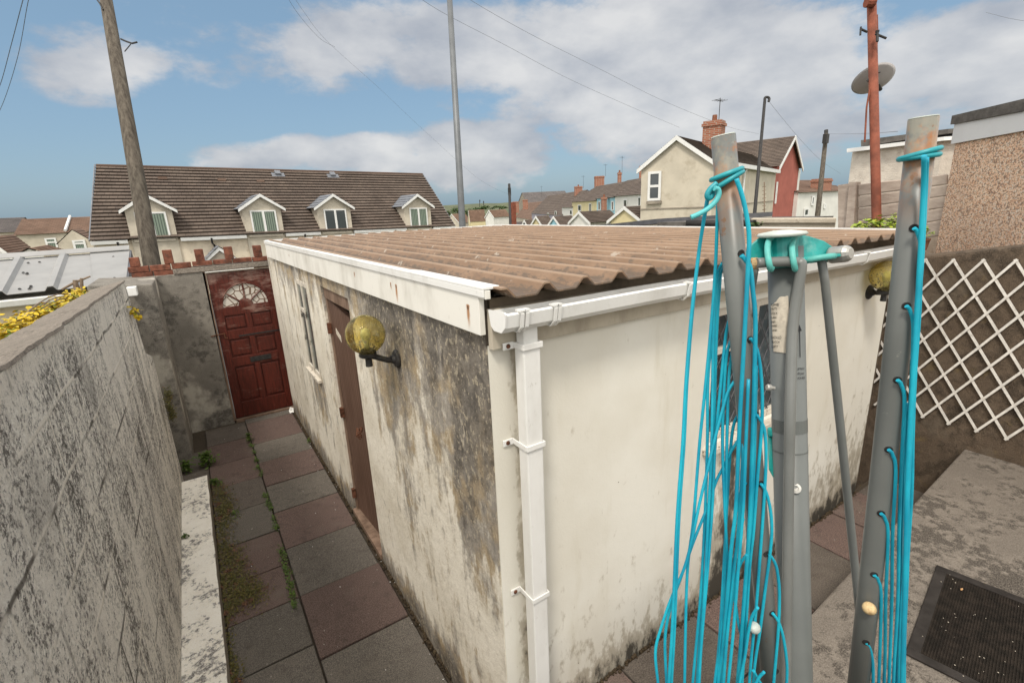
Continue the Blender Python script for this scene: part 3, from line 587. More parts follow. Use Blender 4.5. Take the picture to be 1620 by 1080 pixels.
# front window
mb = MB(); a, b, c, d = 2.14, 2.97, 1.30, 2.06; Ya, Yb = GY0+.02, GY0+.07
mb.box(a+.003, b-.003, Ya, Yb, d-.05, d-.003); mb.box(a+.003, b-.003, Ya, Yb, c+.003, c+.045); mb.box(a+.003, a+.045, Ya+.001, Yb, c+.045, d-.05); mb.box(b-.05, b-.003, Ya+.001, Yb, c+.045, d-.05); mb.box(2.53, 2.575, Ya-.002, Yb-.001, c+.045, d-.05); mb.box(a+.045, 2.53, Ya, Yb-.002, 1.80, 1.835)
fw = mb.build('front_window', M['flaky'], gar, bevel=.003)
mb = MB(); mb.box(a+.04, b-.04, Ya+.025, Ya+.03, c+.04, d-.05); mb.build('pane', M['glass'], fw)
mb = MB(); mb.box(a-.03, b+.03, GY0-.05, GY0+.03, c-.035, c-.001); mb.build('sill', M['flaky'], fw, bevel=.004)
mb = MB(); yb_ = Ya+.008
def clipline(p, q, a, b, c, d):
    (x0, z0), (x1, z1) = p, q; t0, t1 = 0, 1; dx, dz = x1-x0, z1-z0
    for pp, qq in ((-dx, x0-a), (dx, b-x0), (-dz, z0-c), (dz, d-z0)):
        if abs(pp) < 1e-9:
            if qq < 0: return None
            continue
        r_ = qq/pp
        if pp < 0: t0 = max(t0, r_)
        else: t1 = min(t1, r_)
    return ((x0+t0*dx, z0+t0*dz), (x0+t1*dx, z0+t1*dz)) if t1 > t0+.01 else None
for k in range(-14, 16):
    for s_ in (1, -1):
        x0 = 2.2+k*.095; r_ = clipline((x0, 1.2), (x0+s_*.62, 2.2), a+.045, b-.05, c+.045, d-.05)
        if r_: (p0, q0), (p1, q1) = r_; mb.tube([(p0, yb_+s_*.003, q0), (p1, yb_+s_*.003, q1)], .0028, 5)
mb.build('security_grille', M['galvdark'], fw)
mb = MB(); mb.box(GX0+.125, GX1-.125, GY0+.60, GY0+.61, 0, 2.15); mb.build('inner_partition', M['inside'], gar)

# ------------------------------------------------------------------ globe wall lamps
def globe_lamp(mount, out, side, label, gc, r_):
    """mount on wall, out = unit vector away from the wall"""
    t = thing('wall_lamp', mount, label, 'lamp', None)
    m = V(mount); o_ = V(out)
    mb = MB(); mb.lathe(m, o_, [(.048,0),(.050,.009),(.042,.017),(.026,.022),(.020,.036)], 20); mb.build('wall_plate', M['iron'], t, smooth=False)
    c = V(gc); base = c-V((0,0,r_*.93))
    mb = MB(); mb.tube([m+o_*.012, m+o_*.05, base-V((0,0,.02))-o_*.012], [.0165,.0150,.0150], 12); mb.build('arm', M['iron'], t, smooth=True)
    mb = MB(); mb.lathe(base-V((0,0,.075)), UP, [(.0,0),(.017,0),(.018,.004),(.0165,.04),(.022,.046),(.040,.052),(.044,.058),(.044,.072),(.038,.076),(.034,.09)], 20); mb.build('lamp_holder', M['iron'], t, smooth=False)
    mb = MB(); n = 14; mb.lathe(c, UP, [(max(.0001, r_*math.sin(math.pi*i/n)), -r_*math.cos(math.pi*i/n)) for i in range(n+1)], 28); gl = mb.build('globe', M['globe'], t, smooth=True)
    gl.data.transform(Matrix.Translation(WL[t.name]-c)); gl.location = c-WL[t.name]
    md = gl.modifiers.new('shell', 'SOLIDIFY'); md.thickness = .004
    mb = MB(); mb.lathe(c-V((0,0,r_*.75)), UP, [(.014,0),(.014,.03),(.024,.055),(.027,.075),(.018,.10),(.001,.108)], 14); mb.build('bulb', M['cap'], t, smooth=True)
gc = ony(578, 529, 2.4)
globe_lamp((GX0, 2.40, onx(628, 566, GX0).z), (-1,0,0), 0, 'amber globe lamp on black arm on the mould-stained side wall beside the brown door', (gc.x, 2.40, gc.z), .1)
globe_lamp(tuple(ony(1374, 462, GY0-.004)), (0,-1,0), 0, 'dirty globe lamp on the cream front wall, half behind the right grey airer arm', (3.80, 1.32, ony(1405, 436, 1.32).z), .1)

# ------------------------------------------------------------------ left block wall, kerb, piers
lw = thing('block_wall', (-.57, 2, 0), 'tall grey mottled block wall along the left edge of the side path', 'wall')
mb = MB()
zi = lambda y: 2.285-.027*y
pi_ = [(-.47,-3,0),(-.47,5.62,0),(-.47,5.62,1.37),(-.47,5.12,1.52),(-.47,4.93,zi(4.9)),(-.47,-3,zi(-3))]
mb.hull(pi_, [(-.67, p[1], p[2]-(.065 if p[2] > 1.6 else 0)) for p in pi_])
mb.build('blockwork', M['block'], lw)
mb = MB(); pts = []
ns = 160
for i in range(ns+1):
    y = -3+7.93*i/ns; j = .010*noise.noise(V((y*9, 0, 0)))+.006*noise.noise(V((y*31, 2, 0))); z_ = zi(y)+.006*noise.noise(V((y*5, 7, 0)))
    pts.append((V((-.466+j, y, z_+.002)), V((-.47+j, y, z_+.014)), V((-.685+j, y, z_-.035)), V((-.69, y, z_-.06))))
for i in range(ns):
    for k in range(3): mb.face([pts[i][k], pts[i+1][k], pts[i+1][k+1], pts[i][k+1]])
mb.face(pts[-1]); mb.build('coping', M['coping'], lw)
kb = thing('kerb', (-.36, 4, 0), 'low concrete kerb with peeling white paint along the foot of the block wall', 'kerb')
mb = MB(); mb.box(-.468, -.252, -1, 5.36, -.03, .142); mb.build('kerb_body', M['kerbside'], kb)
mb = MB()
K = 90
for i in range(K):
    y0, y1 = -1+6.36*i/K, -1+6.36*(i+1)/K; f_ = lambda y, s: s+.006*noise.noise(V((y*7, s*9, 0)))
    mb.face([(-.468,y0,.1445),(f_(y0,-.253),y0,.1445+.004*noise.noise(V((y0*6,1,0)))),(f_(y1,-.253),y1,.1445+.004*noise.noise(V((y1*6,1,0)))),(-.468,y1,.1445)])
mb.build('painted_top', M['kerb'], kb)
pr = thing('end_wall', (-.4, 7.1, 0), 'mottled cement-rendered end wall and pier beside the red door', 'wall')
mb = MB(); mb.prism([(-.9,6.27,-.1),(-.385,6.27,-.1),(-.375,6.27,1.985),(-.9,6.27,2.03)], (0,.83,0)); mb.build('pier', M['pier'], pr, bevel=.015)
mb = MB(); mb.prism([(-.9,7.1,-.1),(.10,7.1,-.1),(.125,7.1,1.99),(-.9,7.1,2.0)], (0,.2,0)); mb.build('render_panel', M['pier'], pr, bevel=.01)
mb = MB(); mb.box(-.2, .93, 7.085, 7.28, 1.992, 2.052); mb.build('lintel', M['coping'], pr, bevel=.005)
mb = MB(); mb.box(-.80, -.66, 5.0, 6.268, -.1, 1.93); mb.build('return_wall', M['pier'], pr)
# pierced brick trim
bt = thing('brick_parapet', (.15, 7.18, 2.05), 'broken red brick parapet with upright bricks above the red door and its side wall', 'parapet')
mb = MB(); x = -.62; row = 0
while x < .9:
    L_ = random.uniform(.2, .225); z0 = 2.05+.006*random.random()
    mb.box(x, min(x+L_-.012, .9), 7.11, 7.215, z0+(.01 if x > -.2 else 0), z0+.062)
    x += L_
x = -.60
while x < -.2: mb.box(x, x+.2, 7.108, 7.213, 1.99, 2.045); x += .212
mb.build('brick_course', M['redbrick'], bt, bevel=.004)
for (px, pyt, pyb) in ((217,407,430),(269,395,420),(318,394,416),(364,390,413),(409,388,408)):
    a = ony(px, pyb, 7.16); b = ony(px, pyt, 7.16); wv = .047; zt = b.z
    if px == 217: zt -= .0
    mb = MB(); mb.box(a.x-wv, a.x+wv, 7.112, 7.212, 2.118, max(zt, 2.2)); mb.build('upright_brick', M['redbrick'], bt, bevel=.005)

# ------------------------------------------------------------------ red door
rd = thing('red_door', (.49, 7.1, 0), 'weathered red panelled back door with fan-shaped glazing and letterbox', 'door')
DXa, DXb, DZ0, DZ1, DYf = .125, .872, .01, 1.965, 7.13
def dbox(u0, u1, v0, v1, y0, y1, mb): mb.box(DXa+u0*(DXb-DXa), DXa+u1*(DXb-DXa), y0, y1, DZ0+v0*(DZ1-DZ0), DZ0+v1*(DZ1-DZ0))
mb = MB(); dbox(0.003, .997, 0.002, .998, 7.152, 7.175, mb)
mid = (.5)
# stiles and rails, proud of the panel field
for u0, u1, v0, v1 in ((.004,.135,.005,.995),(.865,.996,.005,.995)): dbox(u0, u1, v0, v1, DYf, 7.152, mb)
for v0, v1 in ((.005,.11),(.365,.43),(.555,.615),(.715,.772),(.925,.995)): dbox(.135, .865, v0, v1, DYf+.001, 7.152, mb)
for v0, v1 in ((.11,.365),(.43,.555),(.615,.715)): dbox(.455, .545, v0, v1, DYf+.0015, 7.152, mb)
leaf = mb.build('door_leaf', M['mahog'], rd, bevel=.004)
mb = MB()
for u0, u1 in ((.155,.435),(.565,.845)):
    for v0, v1 in ((.125,.35),(.443,.542),(.628,.703)): dbox(u0, u1, v0, v1, 7.139, 7.1515, mb)
mb.build('raised_panel', M['mahog'], leaf, bevel=.006)
mb = MB()   # spandrels around the half round light
cx_, cz_, rr = DXa+.5*(DXb-DXa), DZ0+.772*(DZ1-DZ0), .268
arc = [(cx_+rr*math.cos(t), cz_+rr*math.sin(t)*1.06) for t in [math.pi*i/20 for i in range(21)]]
xl, xr, zt = DXa+.135*(DXb-DXa), DXa+.865*(DXb-DXa), DZ0+.925*(DZ1-DZ0)+.0
zt = cz_+.298
for i in range(20):
    (xa, za), (xb, zb) = arc[i], arc[i+1]
    mb.hull([(xa,DYf+.001,za),(xb,DYf+.001,zb),(xb,DYf+.001,zt),(xa,DYf+.001,zt)], [(xa,7.152,za),(xb,7.152,zb),(xb,7.152,zt),(xa,7.152,zt)])
mb.box(xl, cx_-rr, DYf+.0012, 7.152, cz_, zt); mb.box(cx_+rr, xr, DYf+.0012, 7.152, cz_, zt); mb.build('arched_head', M['mahog'], leaf)
mb = MB(); mb.face([(x_, 7.148, z_) for x_, z_ in arc]); fan = mb.build('fan_light', M['leaded'], rd)
mb = MB()
for t in (math.pi/4*.9, math.pi/2, math.pi-math.pi/4*.9): mb.tube([(cx_, 7.142, cz_), (cx_+rr*math.cos(t), 7.142, cz_+rr*math.sin(t))], .011, 6)
mb.lathe((cx_, 7.14, cz_), (0,-1,0), [(.085,0),(.085,.006),(.06,.01),(.001,.012)], 20)
mb.build('glazing_bar', M['mahog'], fan)
mb = MB(); mb.tube([(x_, 7.134, z_) for x_, z_ in arc], .008, 6); mb.build('arch_moulding', M['mahog'], fan)
mb = MB(); dbox(.30, .97, .565, .575, 7.126, 7.1295, mb); dbox(.40, .74, .38, .415, 7.122, 7.1295, mb); lb = mb.build('letterbox', M['iron'], rd, bevel=.003)
mb = MB(); z_ = DZ0+.60*(DZ1-DZ0); mb.tube([(.04, 7.085, z_+.0), (.20, 7.118, z_+.005)], .007, 6); mb.tube([(.19,7.11,z_),(.19,7.11,z_-.05),(.215,7.115,z_-.06)], .008, 6); mb.build('latch', M['rust'], rd)
mb = MB(); mb.box(.093, .12, 7.10, 7.2, 0, 1.99); mb.box(.877, .905, 7.10, 7.2, 0, 1.99); mb.box(.12, .877, 7.105, 7.2, 1.97, 1.99); mb.box(.12, .877, 7.09, 7.2, -.04, .008); mb.build('door_frame', M['frame_brown'], rd)
mb = MB(); mb.box(.12, .66, 7.082, 7.10, 1.978, 1.988); mb.build('draught_strip', M['pvc'], rd)

# ------------------------------------------------------------------ neighbour shed with grey sheet roof
sh = thing('metal_roof_shed', (-1.5, 8.3, 0), 'neighbour shed with grey box-profile metal roof behind the block wall', 'shed')
e0 = V((-.70, 7.5, 1.915)); e1 = V((-.745, 9.5, 2.20)); eL = V((-3.6, 7.45, 1.90)); bL = V((-4.0, 9.5, 2.19))
mb = MB(); n = 9
def shp(u, v, up=0): return e0.lerp(eL, u).lerp(e1.lerp(bL, u), v)+V((0, 0, up))
us = []
u = .14
edges = [(0, 0), (.10, 0)]
for k in range(5):
    u0 = .235+k*.145; edges += [(u0-.018, 0), (u0-.008, .045), (u0+.010, .045), (u0+.020, 0)]
edges.append((1, 0))
for i in range(len(edges)-1):
    (ua, ha), (ub, hb) = edges[i], edges[i+1]; mb.face([shp(ua,0,ha), shp(ub,0,hb), shp(ub,1,hb), shp(ua,1,ha)])
ro = mb.build('roof_sheet', M['galv'], sh); md = ro.modifiers.new('t', 'SOLIDIFY'); md.thickness = .006
mb = MB(); mb.hull([shp(.0,0,.008), shp(.105,0,.008), shp(.145,1,.008), shp(0,1,.008)], [shp(.0,0,.014), shp(.105,0,.014), shp(.145,1,.014), shp(0,1,.014)])
mb.hull([shp(0,.96,.03), shp(1,.96,.03), shp(1,1.06,.055), shp(0,1.06,.055)], [shp(0,.96,.04), shp(1,.96,.04), shp(1,1.06,.065), shp(0,1.06,.065)]); mb.build('flashing', M['galv'], sh)
mb = MB(); mb.hull([e0+V((.004,0,-.14)), e1+V((.004,0,-.14)), e1+V((.004,0,.01)), e0+V((.004,0,.01))], [e0+V((.02,0,-.14)), e1+V((.02,0,-.14)), e1+V((.02,0,.01)), e0+V((.02,0,.01))]); mb.build('side_flashing', M['galvdark'], sh)
mb = MB(); mb.box(-3.6, -.78, 7.62, 9.4, -.1, 1.84); mb.build('shed_wall', M['creamwall'], sh)
mb = MB(); mb.hull([(-3.6,7.42,1.775),(-.60,7.44,1.775),(-.60,7.56,1.775),(-3.6,7.54,1.775)], [(-3.6,7.40,1.85),(-.60,7.42,1.85),(-.60,7.57,1.85),(-3.6,7.55,1.85)]); mb.build('gutter', M['pvc'], sh, bevel=.01)
a_, b_2 = ony(200, 454, 6.2), ony(219, 466, 6.2); mb = MB(); mb.box(a_.x, b_2.x, 6.12, 6.24, b_2.z, a_.z); mb.build('gutter_outlet', M['pvc'], sh, bevel=.006)
mb = MB()
for k in range(26):
    u, v = random.choice([.05,.17,.30,.335,.45,.48,.60,.75]), random.choice([.1,.45,.8]); p = shp(u+random.uniform(-.01,.01), v+random.uniform(-.05,.05), .008); mb.lathe(p, (0,0,1), [(.016,0),(.016,.006),(.008,.014),(.001,.016)], 8)
mb.build('roof_screws', M['black'], sh)

def leaf_cloud(name, m, parent, spots, size, n, origin=None, flat=.6, droop=0):
    mb = MB()
    for k in range(n):
        c, rad_ = random.choice(spots); c = V(c)
        p = c+V((random.gauss(0,.45)*rad_[0], random.gauss(0,.45)*rad_[1], random.gauss(0,.45)*rad_[2]))
        s_ = size*random.uniform(.55, 1.25); a = random.random()*6.283; t = V((math.cos(a), math.sin(a), random.uniform(-flat, flat)-droop)).normalized(); b = t.cross(UP).normalized()*.5; b = (b+UP*random.uniform(-.35,.35)).normalized()
        q = [p, p+t*s_*.35+b*s_*.26, p+t*s_*.7+b*s_*.22, p+t*s_, p+t*s_*.7-b*s_*.22, p+t*s_*.35-b*s_*.26]
        mb.face(q)
    return mb.build(name, m, parent, origin=origin)
def stems(name, m, parent, c, n, h, spread, r_=.0025):
    mb = MB(); c = V(c)
    for k in range(n):
        a = random.random()*6.28; s_ = random.uniform(.2, 1)*spread; hh = h*random.uniform(.5, 1)
        mb.tube([c, c+V((math.cos(a)*s_*.3, math.sin(a)*s_*.3, hh*.55)), c+V((math.cos(a)*s_, math.sin(a)*s_, hh))], [r_, r_*.8, r_*.4], 4)
    return mb.build(name, m, parent)
# climber behind the block wall
iv = thing('climbing_plant', (-.8, 3.5, 1.6), 'yellow-leaved climbing plant running along the back of the block wall', 'plant')
spots = []
for k in range(40):
    y = 2.3+3.0*k/39; spots.append(((-.80-.02*math.sin(k), y, zi(y)-.10+.03*math.sin(k*1.3)), (.09,.09,.045)))
leaf_cloud('foliage', M['yleaf'], iv, spots, .034, 5200)
mb = MB()
for k in range(7): mb.tube(crom([(-.76-.02*k, 2.0, 1.6), (-.78-.015*k, 3.0+.2*math.sin(k), 2.0), (-.80, 4.2, 2.05+.02*k), (-.78, 5.3, 2.02)], 5), .004, 5)
mb.build('stems', M['stick'], iv)
sp = thing('leaf_sprig', tuple(onx(214,480,-.46)), 'small yellow sprig hanging over the far end of the block wall', 'plant')
leaf_cloud('foliage', M['yleaf'], sp, [(tuple(onx(208,486,-.44)), (.03,.03,.02)), (tuple(onx(216,498,-.43)), (.03,.04,.02)), (tuple(onx(212,490,-.44)), (.03,.03,.02))], .05, 34, droop=.4)
mb = MB(); mb.tube(crom([onx(203,480,-.5), onx(210,488,-.44), onx(219,500,-.43)], 4), .003, 5); mb.build('stem', M['stick'], sp)
st = thing('broken_stick', (-.74, 4.9, 2.1), 'crossed grey dead sticks standing behind the block wall against the metal shed roof', 'stick')
def P6(px, py): return ony(px, py, 5.6)
mb = MB(); mb.tube([P6(98,458), P6(118,447), P6(143,437)], [.009,.012,.007], 6); mb.build('branch', M['stick'], st)
mb = MB(); mb.tube([P6(119,443), P6(121,458), P6(124,480)], [.018,.022,.022], 7); mb.tube([P6(129,440), P6(129,456), P6(130,480)], [.012,.015,.016], 7); mb.build('stub', M['stick'], st)

# ------------------------------------------------------------------ weeds on the path
def weed(x, y, z, n, rad_, h, label, m='gleaf', size=.035):
    t = thing('weed', (x, y, z), label, 'weed'); stems('stem', M['gleaf'], t, (x, y, z), 9, h, rad_*.8)
    leaf_cloud('foliage', M[m], t, [((x, y, z+h*.35), (rad_, rad_, h*.4)), ((x, y, z+h*.7), (rad_*.6, rad_*.6, h*.3))], size, n)
p = onz(329, 735, 0); weed(p.x, p.y, 0, 260, .09, .17, 'tall green weed tuft growing at the foot of the grey pier', size=.04)
p = onz(297, 745, .0); weed(p.x, p.y, 0, 170, .07, .13, 'low green weed in the corner between kerb end and block wall')
p = onz(395, 698, 0); weed(p.x, p.y, 0, 80, .035, .13, 'thin upright weed in the slab joint nearest the red door', size=.03)
p = onz(340, 765, 0); weed(p.x, p.y, 0, 110, .07, .06, 'small green weed patch beside the far end of the white kerb', size=.03)
p = onz(293, 850, .145); weed(p.x, p.y, .145, 60, .025, .03, 'tiny green weed on top of the white kerb', size=.02)
p = onz(493, 698, 0); weed(p.x-.03, p.y, 0, 30, .02, .05, 'tiny weed at the foot of the garage side wall', size=.02)
wp = thing('wall_moss', tuple(onx(268,640,-.46)), 'brown-green moss clump clinging to the pier beyond the block wall', 'moss')
leaf_cloud('foliage', M['moss'], wp, [(tuple(onx(266,625,-.40)), (.03,.09,.07)), (tuple(onx(272,655,-.40)), (.03,.08,.07)), (tuple(onx(268,640,-.40)), (.03,.1,.1))], .02, 900)
mb = MB(); m_ = []
def leaves_patch(px_list, n, rad_, size):
    for k in range(n):
        c = random.choice(px_list); x, y = c.x+random.gauss(0, .5)*rad_[0], c.y+random.gauss(0, .5)*rad_[1]
        if x < -.245 or x > .8: continue
        s_ = size*random.uniform(.5, 1.3); a = random.random()*6.28; t = V((math.cos(a), math.sin(a), random.uniform(0,.8))).normalized(); b = t.cross(UP).normalized()
        p = V((x, y, random.uniform(0,.012))); mb.face([p, p+t*s_*.5+b*s_*.3, p+t*s_, p+t*s_*.5-b*s_*.3])
leaves_patch([onz(345,780,0), onz(358,800,0), onz(352,820,0), onz(350,860,0)], 2600, (.10,.28), .017)
leaves_patch([onz(370,905,0), onz(385,930,0), onz(360,960,0), onz(400,940,0), onz(365,880,0), onz(350,930,0)], 4200, (.11,.18), .015)
leaves_patch([onz(356,1040,0), onz(365,1075,0), onz(350,1000,0)], 1300, (.06,.16), .017)
tag(mb.build('moss_patch', M['moss']), 'brown and green moss creeping over the slabs beside the kerb', 'moss', kind='stuff')
mb = MB(); jp = [onz(*q, 0) for q in ((398,705),(402,715),(406,728),(409,740),(413,750),(420,785),(424,795),(428,803),(433,822),(437,835),(444,872),(449,880),(452,895),(455,905),(460,925),(463,940),(372,812),(466,955))]
leaves_patch(jp, 900, (.022,.07), .020)
tag(mb.build('joint_weeds', M['gleaf']), 'small green weeds filling the long joint of the path', 'weeds', kind='stuff')
mb = MB()
for k in range(38):
    y = random.uniform(1.9, 6.8); x = GX0-abs(random.gauss(0,.02))-.004 if random.random() < .5 else random.uniform(-.2, .78); s_ = random.uniform(.002,.005); a = random.random()*3; u_ = V((math.cos(a), math.sin(a), 0))*s_; v_ = V((-u_.y, u_.x, 0))*.6; mb.obox(V((x, y, .004)), u_*2, v_, V((0,0,.003)))
tag(mb.build('pale_flakes', M['pvc']), 'pale paint flakes scattered over the side path', 'flakes', kind='stuff')
# grit along the garage foot
mb = MB()
for k in range(900):
    y = random.uniform(1.7, 6.9); x = GX0-abs(random.gauss(0,.012))-.002; s_ = random.uniform(.002,.007); mb.box(x-s_, x+s_, y-s_, y+s_, -.01, s_)
for k in range(500):
    x = random.uniform(1.1, 4.2); y = 1.435-abs(random.gauss(0,.012))-.006; s_ = random.uniform(.002,.007); mb.box(x-s_, x+s_, y-s_, y+s_, .22, .235+s_)
tag(mb.build('grit', M['moss_wood']), 'dark grit and crumbs along the foot of the garage walls', 'grit', kind='stuff')
mb = MB(); c = onz(462, 652, 0)
mb.face([c+V(q) for q in ((-.03,-.03,.005),(.02,-.02,.01),(.03,.03,.05),(-.01,.035,.07),(-.035,.01,.03))]); mb.face([c+V(q) for q in ((-.03,.0,.005),(.02,-.04,.01),(.02,.0,.045),(-.01,.0,.05))])
tag(mb.build('litter', M['pvc']), 'scrap of white litter beside the red door', 'litter')

# ------------------------------------------------------------------ right boundary wall with lattice
rw = thing('boundary_wall', (4.7, 1, 0), 'dark mouldy rendered wall behind the white lattice on the right', 'wall')
WX = 4.6
mb = MB(); mb.prism([(WX,-3,-.1),(WX,3.2,-.1),(WX,3.2,1.98),(WX,1.42,2.10),(WX,.88,2.20),(WX,.2,2.30),(WX,-3,2.45)], (.30,0,0)); mb.build('rendered_wall', M['darkwall'], rw, bevel=.02)
mb = MB(); mb.box(GX1+.002, WX-.002, 1.56, 1.75, .1, 2.0); mb.build('infill_wall', M['darkwall'], rw)
lt = thing('lattice', (4.58, 1, .87), 'white expanding lattice trellis fixed to the dark wall', 'lattice')
hy_, hz_, zb0 = .08, .1235, .868; ytop = 1.365
def lz(y, z): return z+(1.36-y)*.055*(z-.87)/1.21
for fam in (1, -1):
    for k in range(-14, 16):
        y0 = ytop-fam*0+k*2*hy_; # at the top
        A = (y0, 0.); B = (y0-fam*10*hy_, 10.)     # rows counted downward
        r_ = clipline(A, B, -.45, 1.60, 0, 10)
        if not r_: continue
        (ya, ra), (yb, rb) = r_
        if abs(ra-rb) < .8: continue
        xo = 4.588 if fam == 1 else 4.580
        pa = V((xo, ya, lz(ya, 2.08-ra*.121))); pb = V((xo, yb, lz(yb, 2.08-rb*.121)))
        if ya > 1.43 and yb > 1.43: continue
        d = (pb-pa).normalized(); pa -= d*.012; pb += d*.012; n_ = V((1,0,0)).cross(d)*.0078
        mb = MB(); mb.obox(pa-n_-V((.006,0,0)), pb-pa, n_*2, V((.006,0,0))); mb.build('slat', M['lattice'], lt)

# ------------------------------------------------------------------ door mat
mt = thing('door_mat', tuple(onz(1540,980,.70)), 'dark ribbed rubber door mat lying on the concrete patio', 'mat')
A = onz(1482, 892, .712); B = onz(1429, 1030, .712); Cc = onz(1620, 945, .712)
u_ = (Cc-A).normalized(); v_ = V((u_.y, -u_.x, 0)); 
if (B-A).dot(v_) < 0: v_ = -v_
wd_ = (B-A).dot(v_); ln = .95
corner = A
mb = MB(); o = A-V((0,0,.011))
rim = .045
def mq(a, b, c, d, z0, z1, mb): mb.hull([o+u_*a+v_*c+UP*z0, o+u_*b+v_*c+UP*z0, o+u_*b+v_*d+UP*z0, o+u_*a+v_*d+UP*z0], [o+u_*a+v_*c+UP*z1, o+u_*b+v_*c+UP*z1, o+u_*b+v_*d+UP*z1, o+u_*a+v_*d+UP*z1])
mq(0, ln, 0, rim, 0, .010, mb); mq(0, ln, wd_-rim, wd_, 0, .010, mb); mq(0, rim, rim, wd_-rim, 0, .010, mb); mq(ln-rim, ln, rim, wd_-rim, 0, .010, mb)
print('mat', A[:], u_[:], wd_)
mb.build('rim', M['matrim'], mt, bevel=.003)
mb = MB(); mq(rim, ln-rim, rim, wd_-rim, 0, .005, mb); nrib = 90
for k in range(nrib): a = rim+(ln-2*rim)*k/nrib; mq(a, a+.0042, rim, wd_-rim, .005, .009, mb)
mb.build('ribbed_surface', M['mat'], mt)
def scrap(px, py, s_, m, name, label, parent=None, z=.715):
    c = onz(px, py, z); a = random.random()*6; q = []
    for k in range(7): t = a+k*math.pi*2/7; rr_ = s_*random.uniform(.6,1.1); q.append(c+V((math.cos(t)*rr_*1.4, math.sin(t)*rr_*.7, .004*math.sin(k*2.1)+.005)))
    mb = MB(); mb.hull(q, [p+V((0,0,.002)) for p in q]); tag(mb.build(name, m, None), label, 'leaf')
M['dryleaf'] = plain('dry_leaf', (.42,.25,.12), .8, .4, 60)
scrap(1521, 933, .0075, M['dryleaf'], 'dry_leaf', 'curled tan dry leaf lying on the rubber mat')
mb = MB()
for k in range(90):
    a, b = random.uniform(.03, .9), random.uniform(.02, wd_-.02); c = o+u_*a+v_*b+UP*.0095; s_ = random.uniform(.0006,.0016); mb.box(c.x-s_, c.x+s_, c.y-s_*random.uniform(.6,2.5), c.y+s_, c.z, c.z+.001)
tag(mb.build('crumbs', M['label']), 'pale crumbs scattered over the rubber mat', 'crumbs', kind='stuff')

# ------------------------------------------------------------------ rotary clothes dryer
rt = thing('rotary_dryer', tuple(onz(1259, 1080, .70)) if False else (0.62, .12, .70), 'folded grey rotary clothes airer with turquoise line hanging from its arms', 'clothes airer')
ptop, pbot = atd(1242, 392, .735), atd(1259, 1080, .80)
pd = (pbot-ptop).normalized(); pend = ptop+pd*((.705-ptop.z)/pd.z); rt.location = pend; WL[rt.name] = pend.copy()
mb = MB(); mb.tube([ptop, pend], .0245, 28); pole = mb.build('main_pole', M['pole'], rt, smooth=True)
mb = MB(); q = ptop.lerp(pend, ((atd(1250,660,.76)-ptop).length)/((pend-ptop).length)); mb.tube([q, q+pd*.020], .0249, 28); mb.tube([q+pd*.05, q+pd*.052], .0248, 28); mb.build('joint_collar', M['pole'], pole)
mb = MB(); mb.tube([pend-pd*.12, pend-pd*.02], .030, 20); mb.build('ground_socket', M['black'], rt)
camdir = (CAM-(ptop+pbot)*.5).normalized()
def onpole(px, py, lift=.0008):      # point on the pole's cylinder seen through a pixel
    d = wray(px, py).normalized(); w0 = CAM-ptop; dd = d-pd*d.dot(pd); ww = w0-pd*w0.dot(pd); r_ = .0245+lift
    a_, b_, c_ = dd.dot(dd), 2*dd.dot(ww), ww.dot(ww)-r_*r_; disc = max(0, b_*b_-4*a_*c_); return CAM+d*((-b_-math.sqrt(disc))/(2*a_))
# worn label as a patch following the pole
mb = MB(); rows, colsn = 12, 10
top = [483, 482, 479, 477, 473, 470, 469, 469, 469, 468, 468]
for i in range(colsn):
    for j in range(rows):
        def pp(ii, jj):
            x = 1219.5+ii*27.5/colsn+jj*.35; yt = top[ii]; yb = 556+ii*.35; return onpole(x, yt+(yb-yt)*jj/rows, .0009)
        mb.face([pp(i,j), pp(i,j+1), pp(i+1,j+1), pp(i+1,j)])
lab = mb.build('paper_label', M['label'], pole, smooth=True)
def text_on(txt, px, py, px2, size_px, ang_px=0, name='printed_text'):
    cu = bpy.data.curves.new('t', 'FONT'); cu.body = txt; cu.size = 1; cu.extrude = 0; ob = bpy.data.objects.new('t', cu); sc.collection.objects.link(ob)
    dg = bpy.context.evaluated_depsgraph_get(); me = bpy.data.meshes.new_from_object(ob.evaluated_get(dg)); xs = [v.co.x for v in me.vertices]; w0 = max(xs)-min(xs); x0 = min(xs)
    mb = MB()
    for f in me.polygons:
        q = []
        for vi in f.vertices:
            c = me.vertices[vi].co; X = px+(c.x-x0)/w0*(px2-px); Y = py-c.y*size_px+(X-px)*ang_px; q.append(onpole(X, Y, .0013))
        mb.face(q)
    bpy.data.objects.remove(ob); return mb
for txt, y, x0, x1, s_ in (('UMB',484,1220,1232,6),('NUTS',490,1220,1229,5),('LOCK',497,1220,1230,5),('TURN',504,1221,1228,5),('UNIT',511,1221,1227,5),('HAND',517,1221,1229,5),('AND',524,1222,1229,5),('SHOULD',536,1219.5,1236,6.5),('MATCH',543,1221,1233,6),('LIFT',550,1221,1231,5.5)):
    if y in (504, 511): txt = txt[1:]
    m_ = text_on(txt, x0, y, x1, s_); m_.build('printed_text', M['ink'], lab)
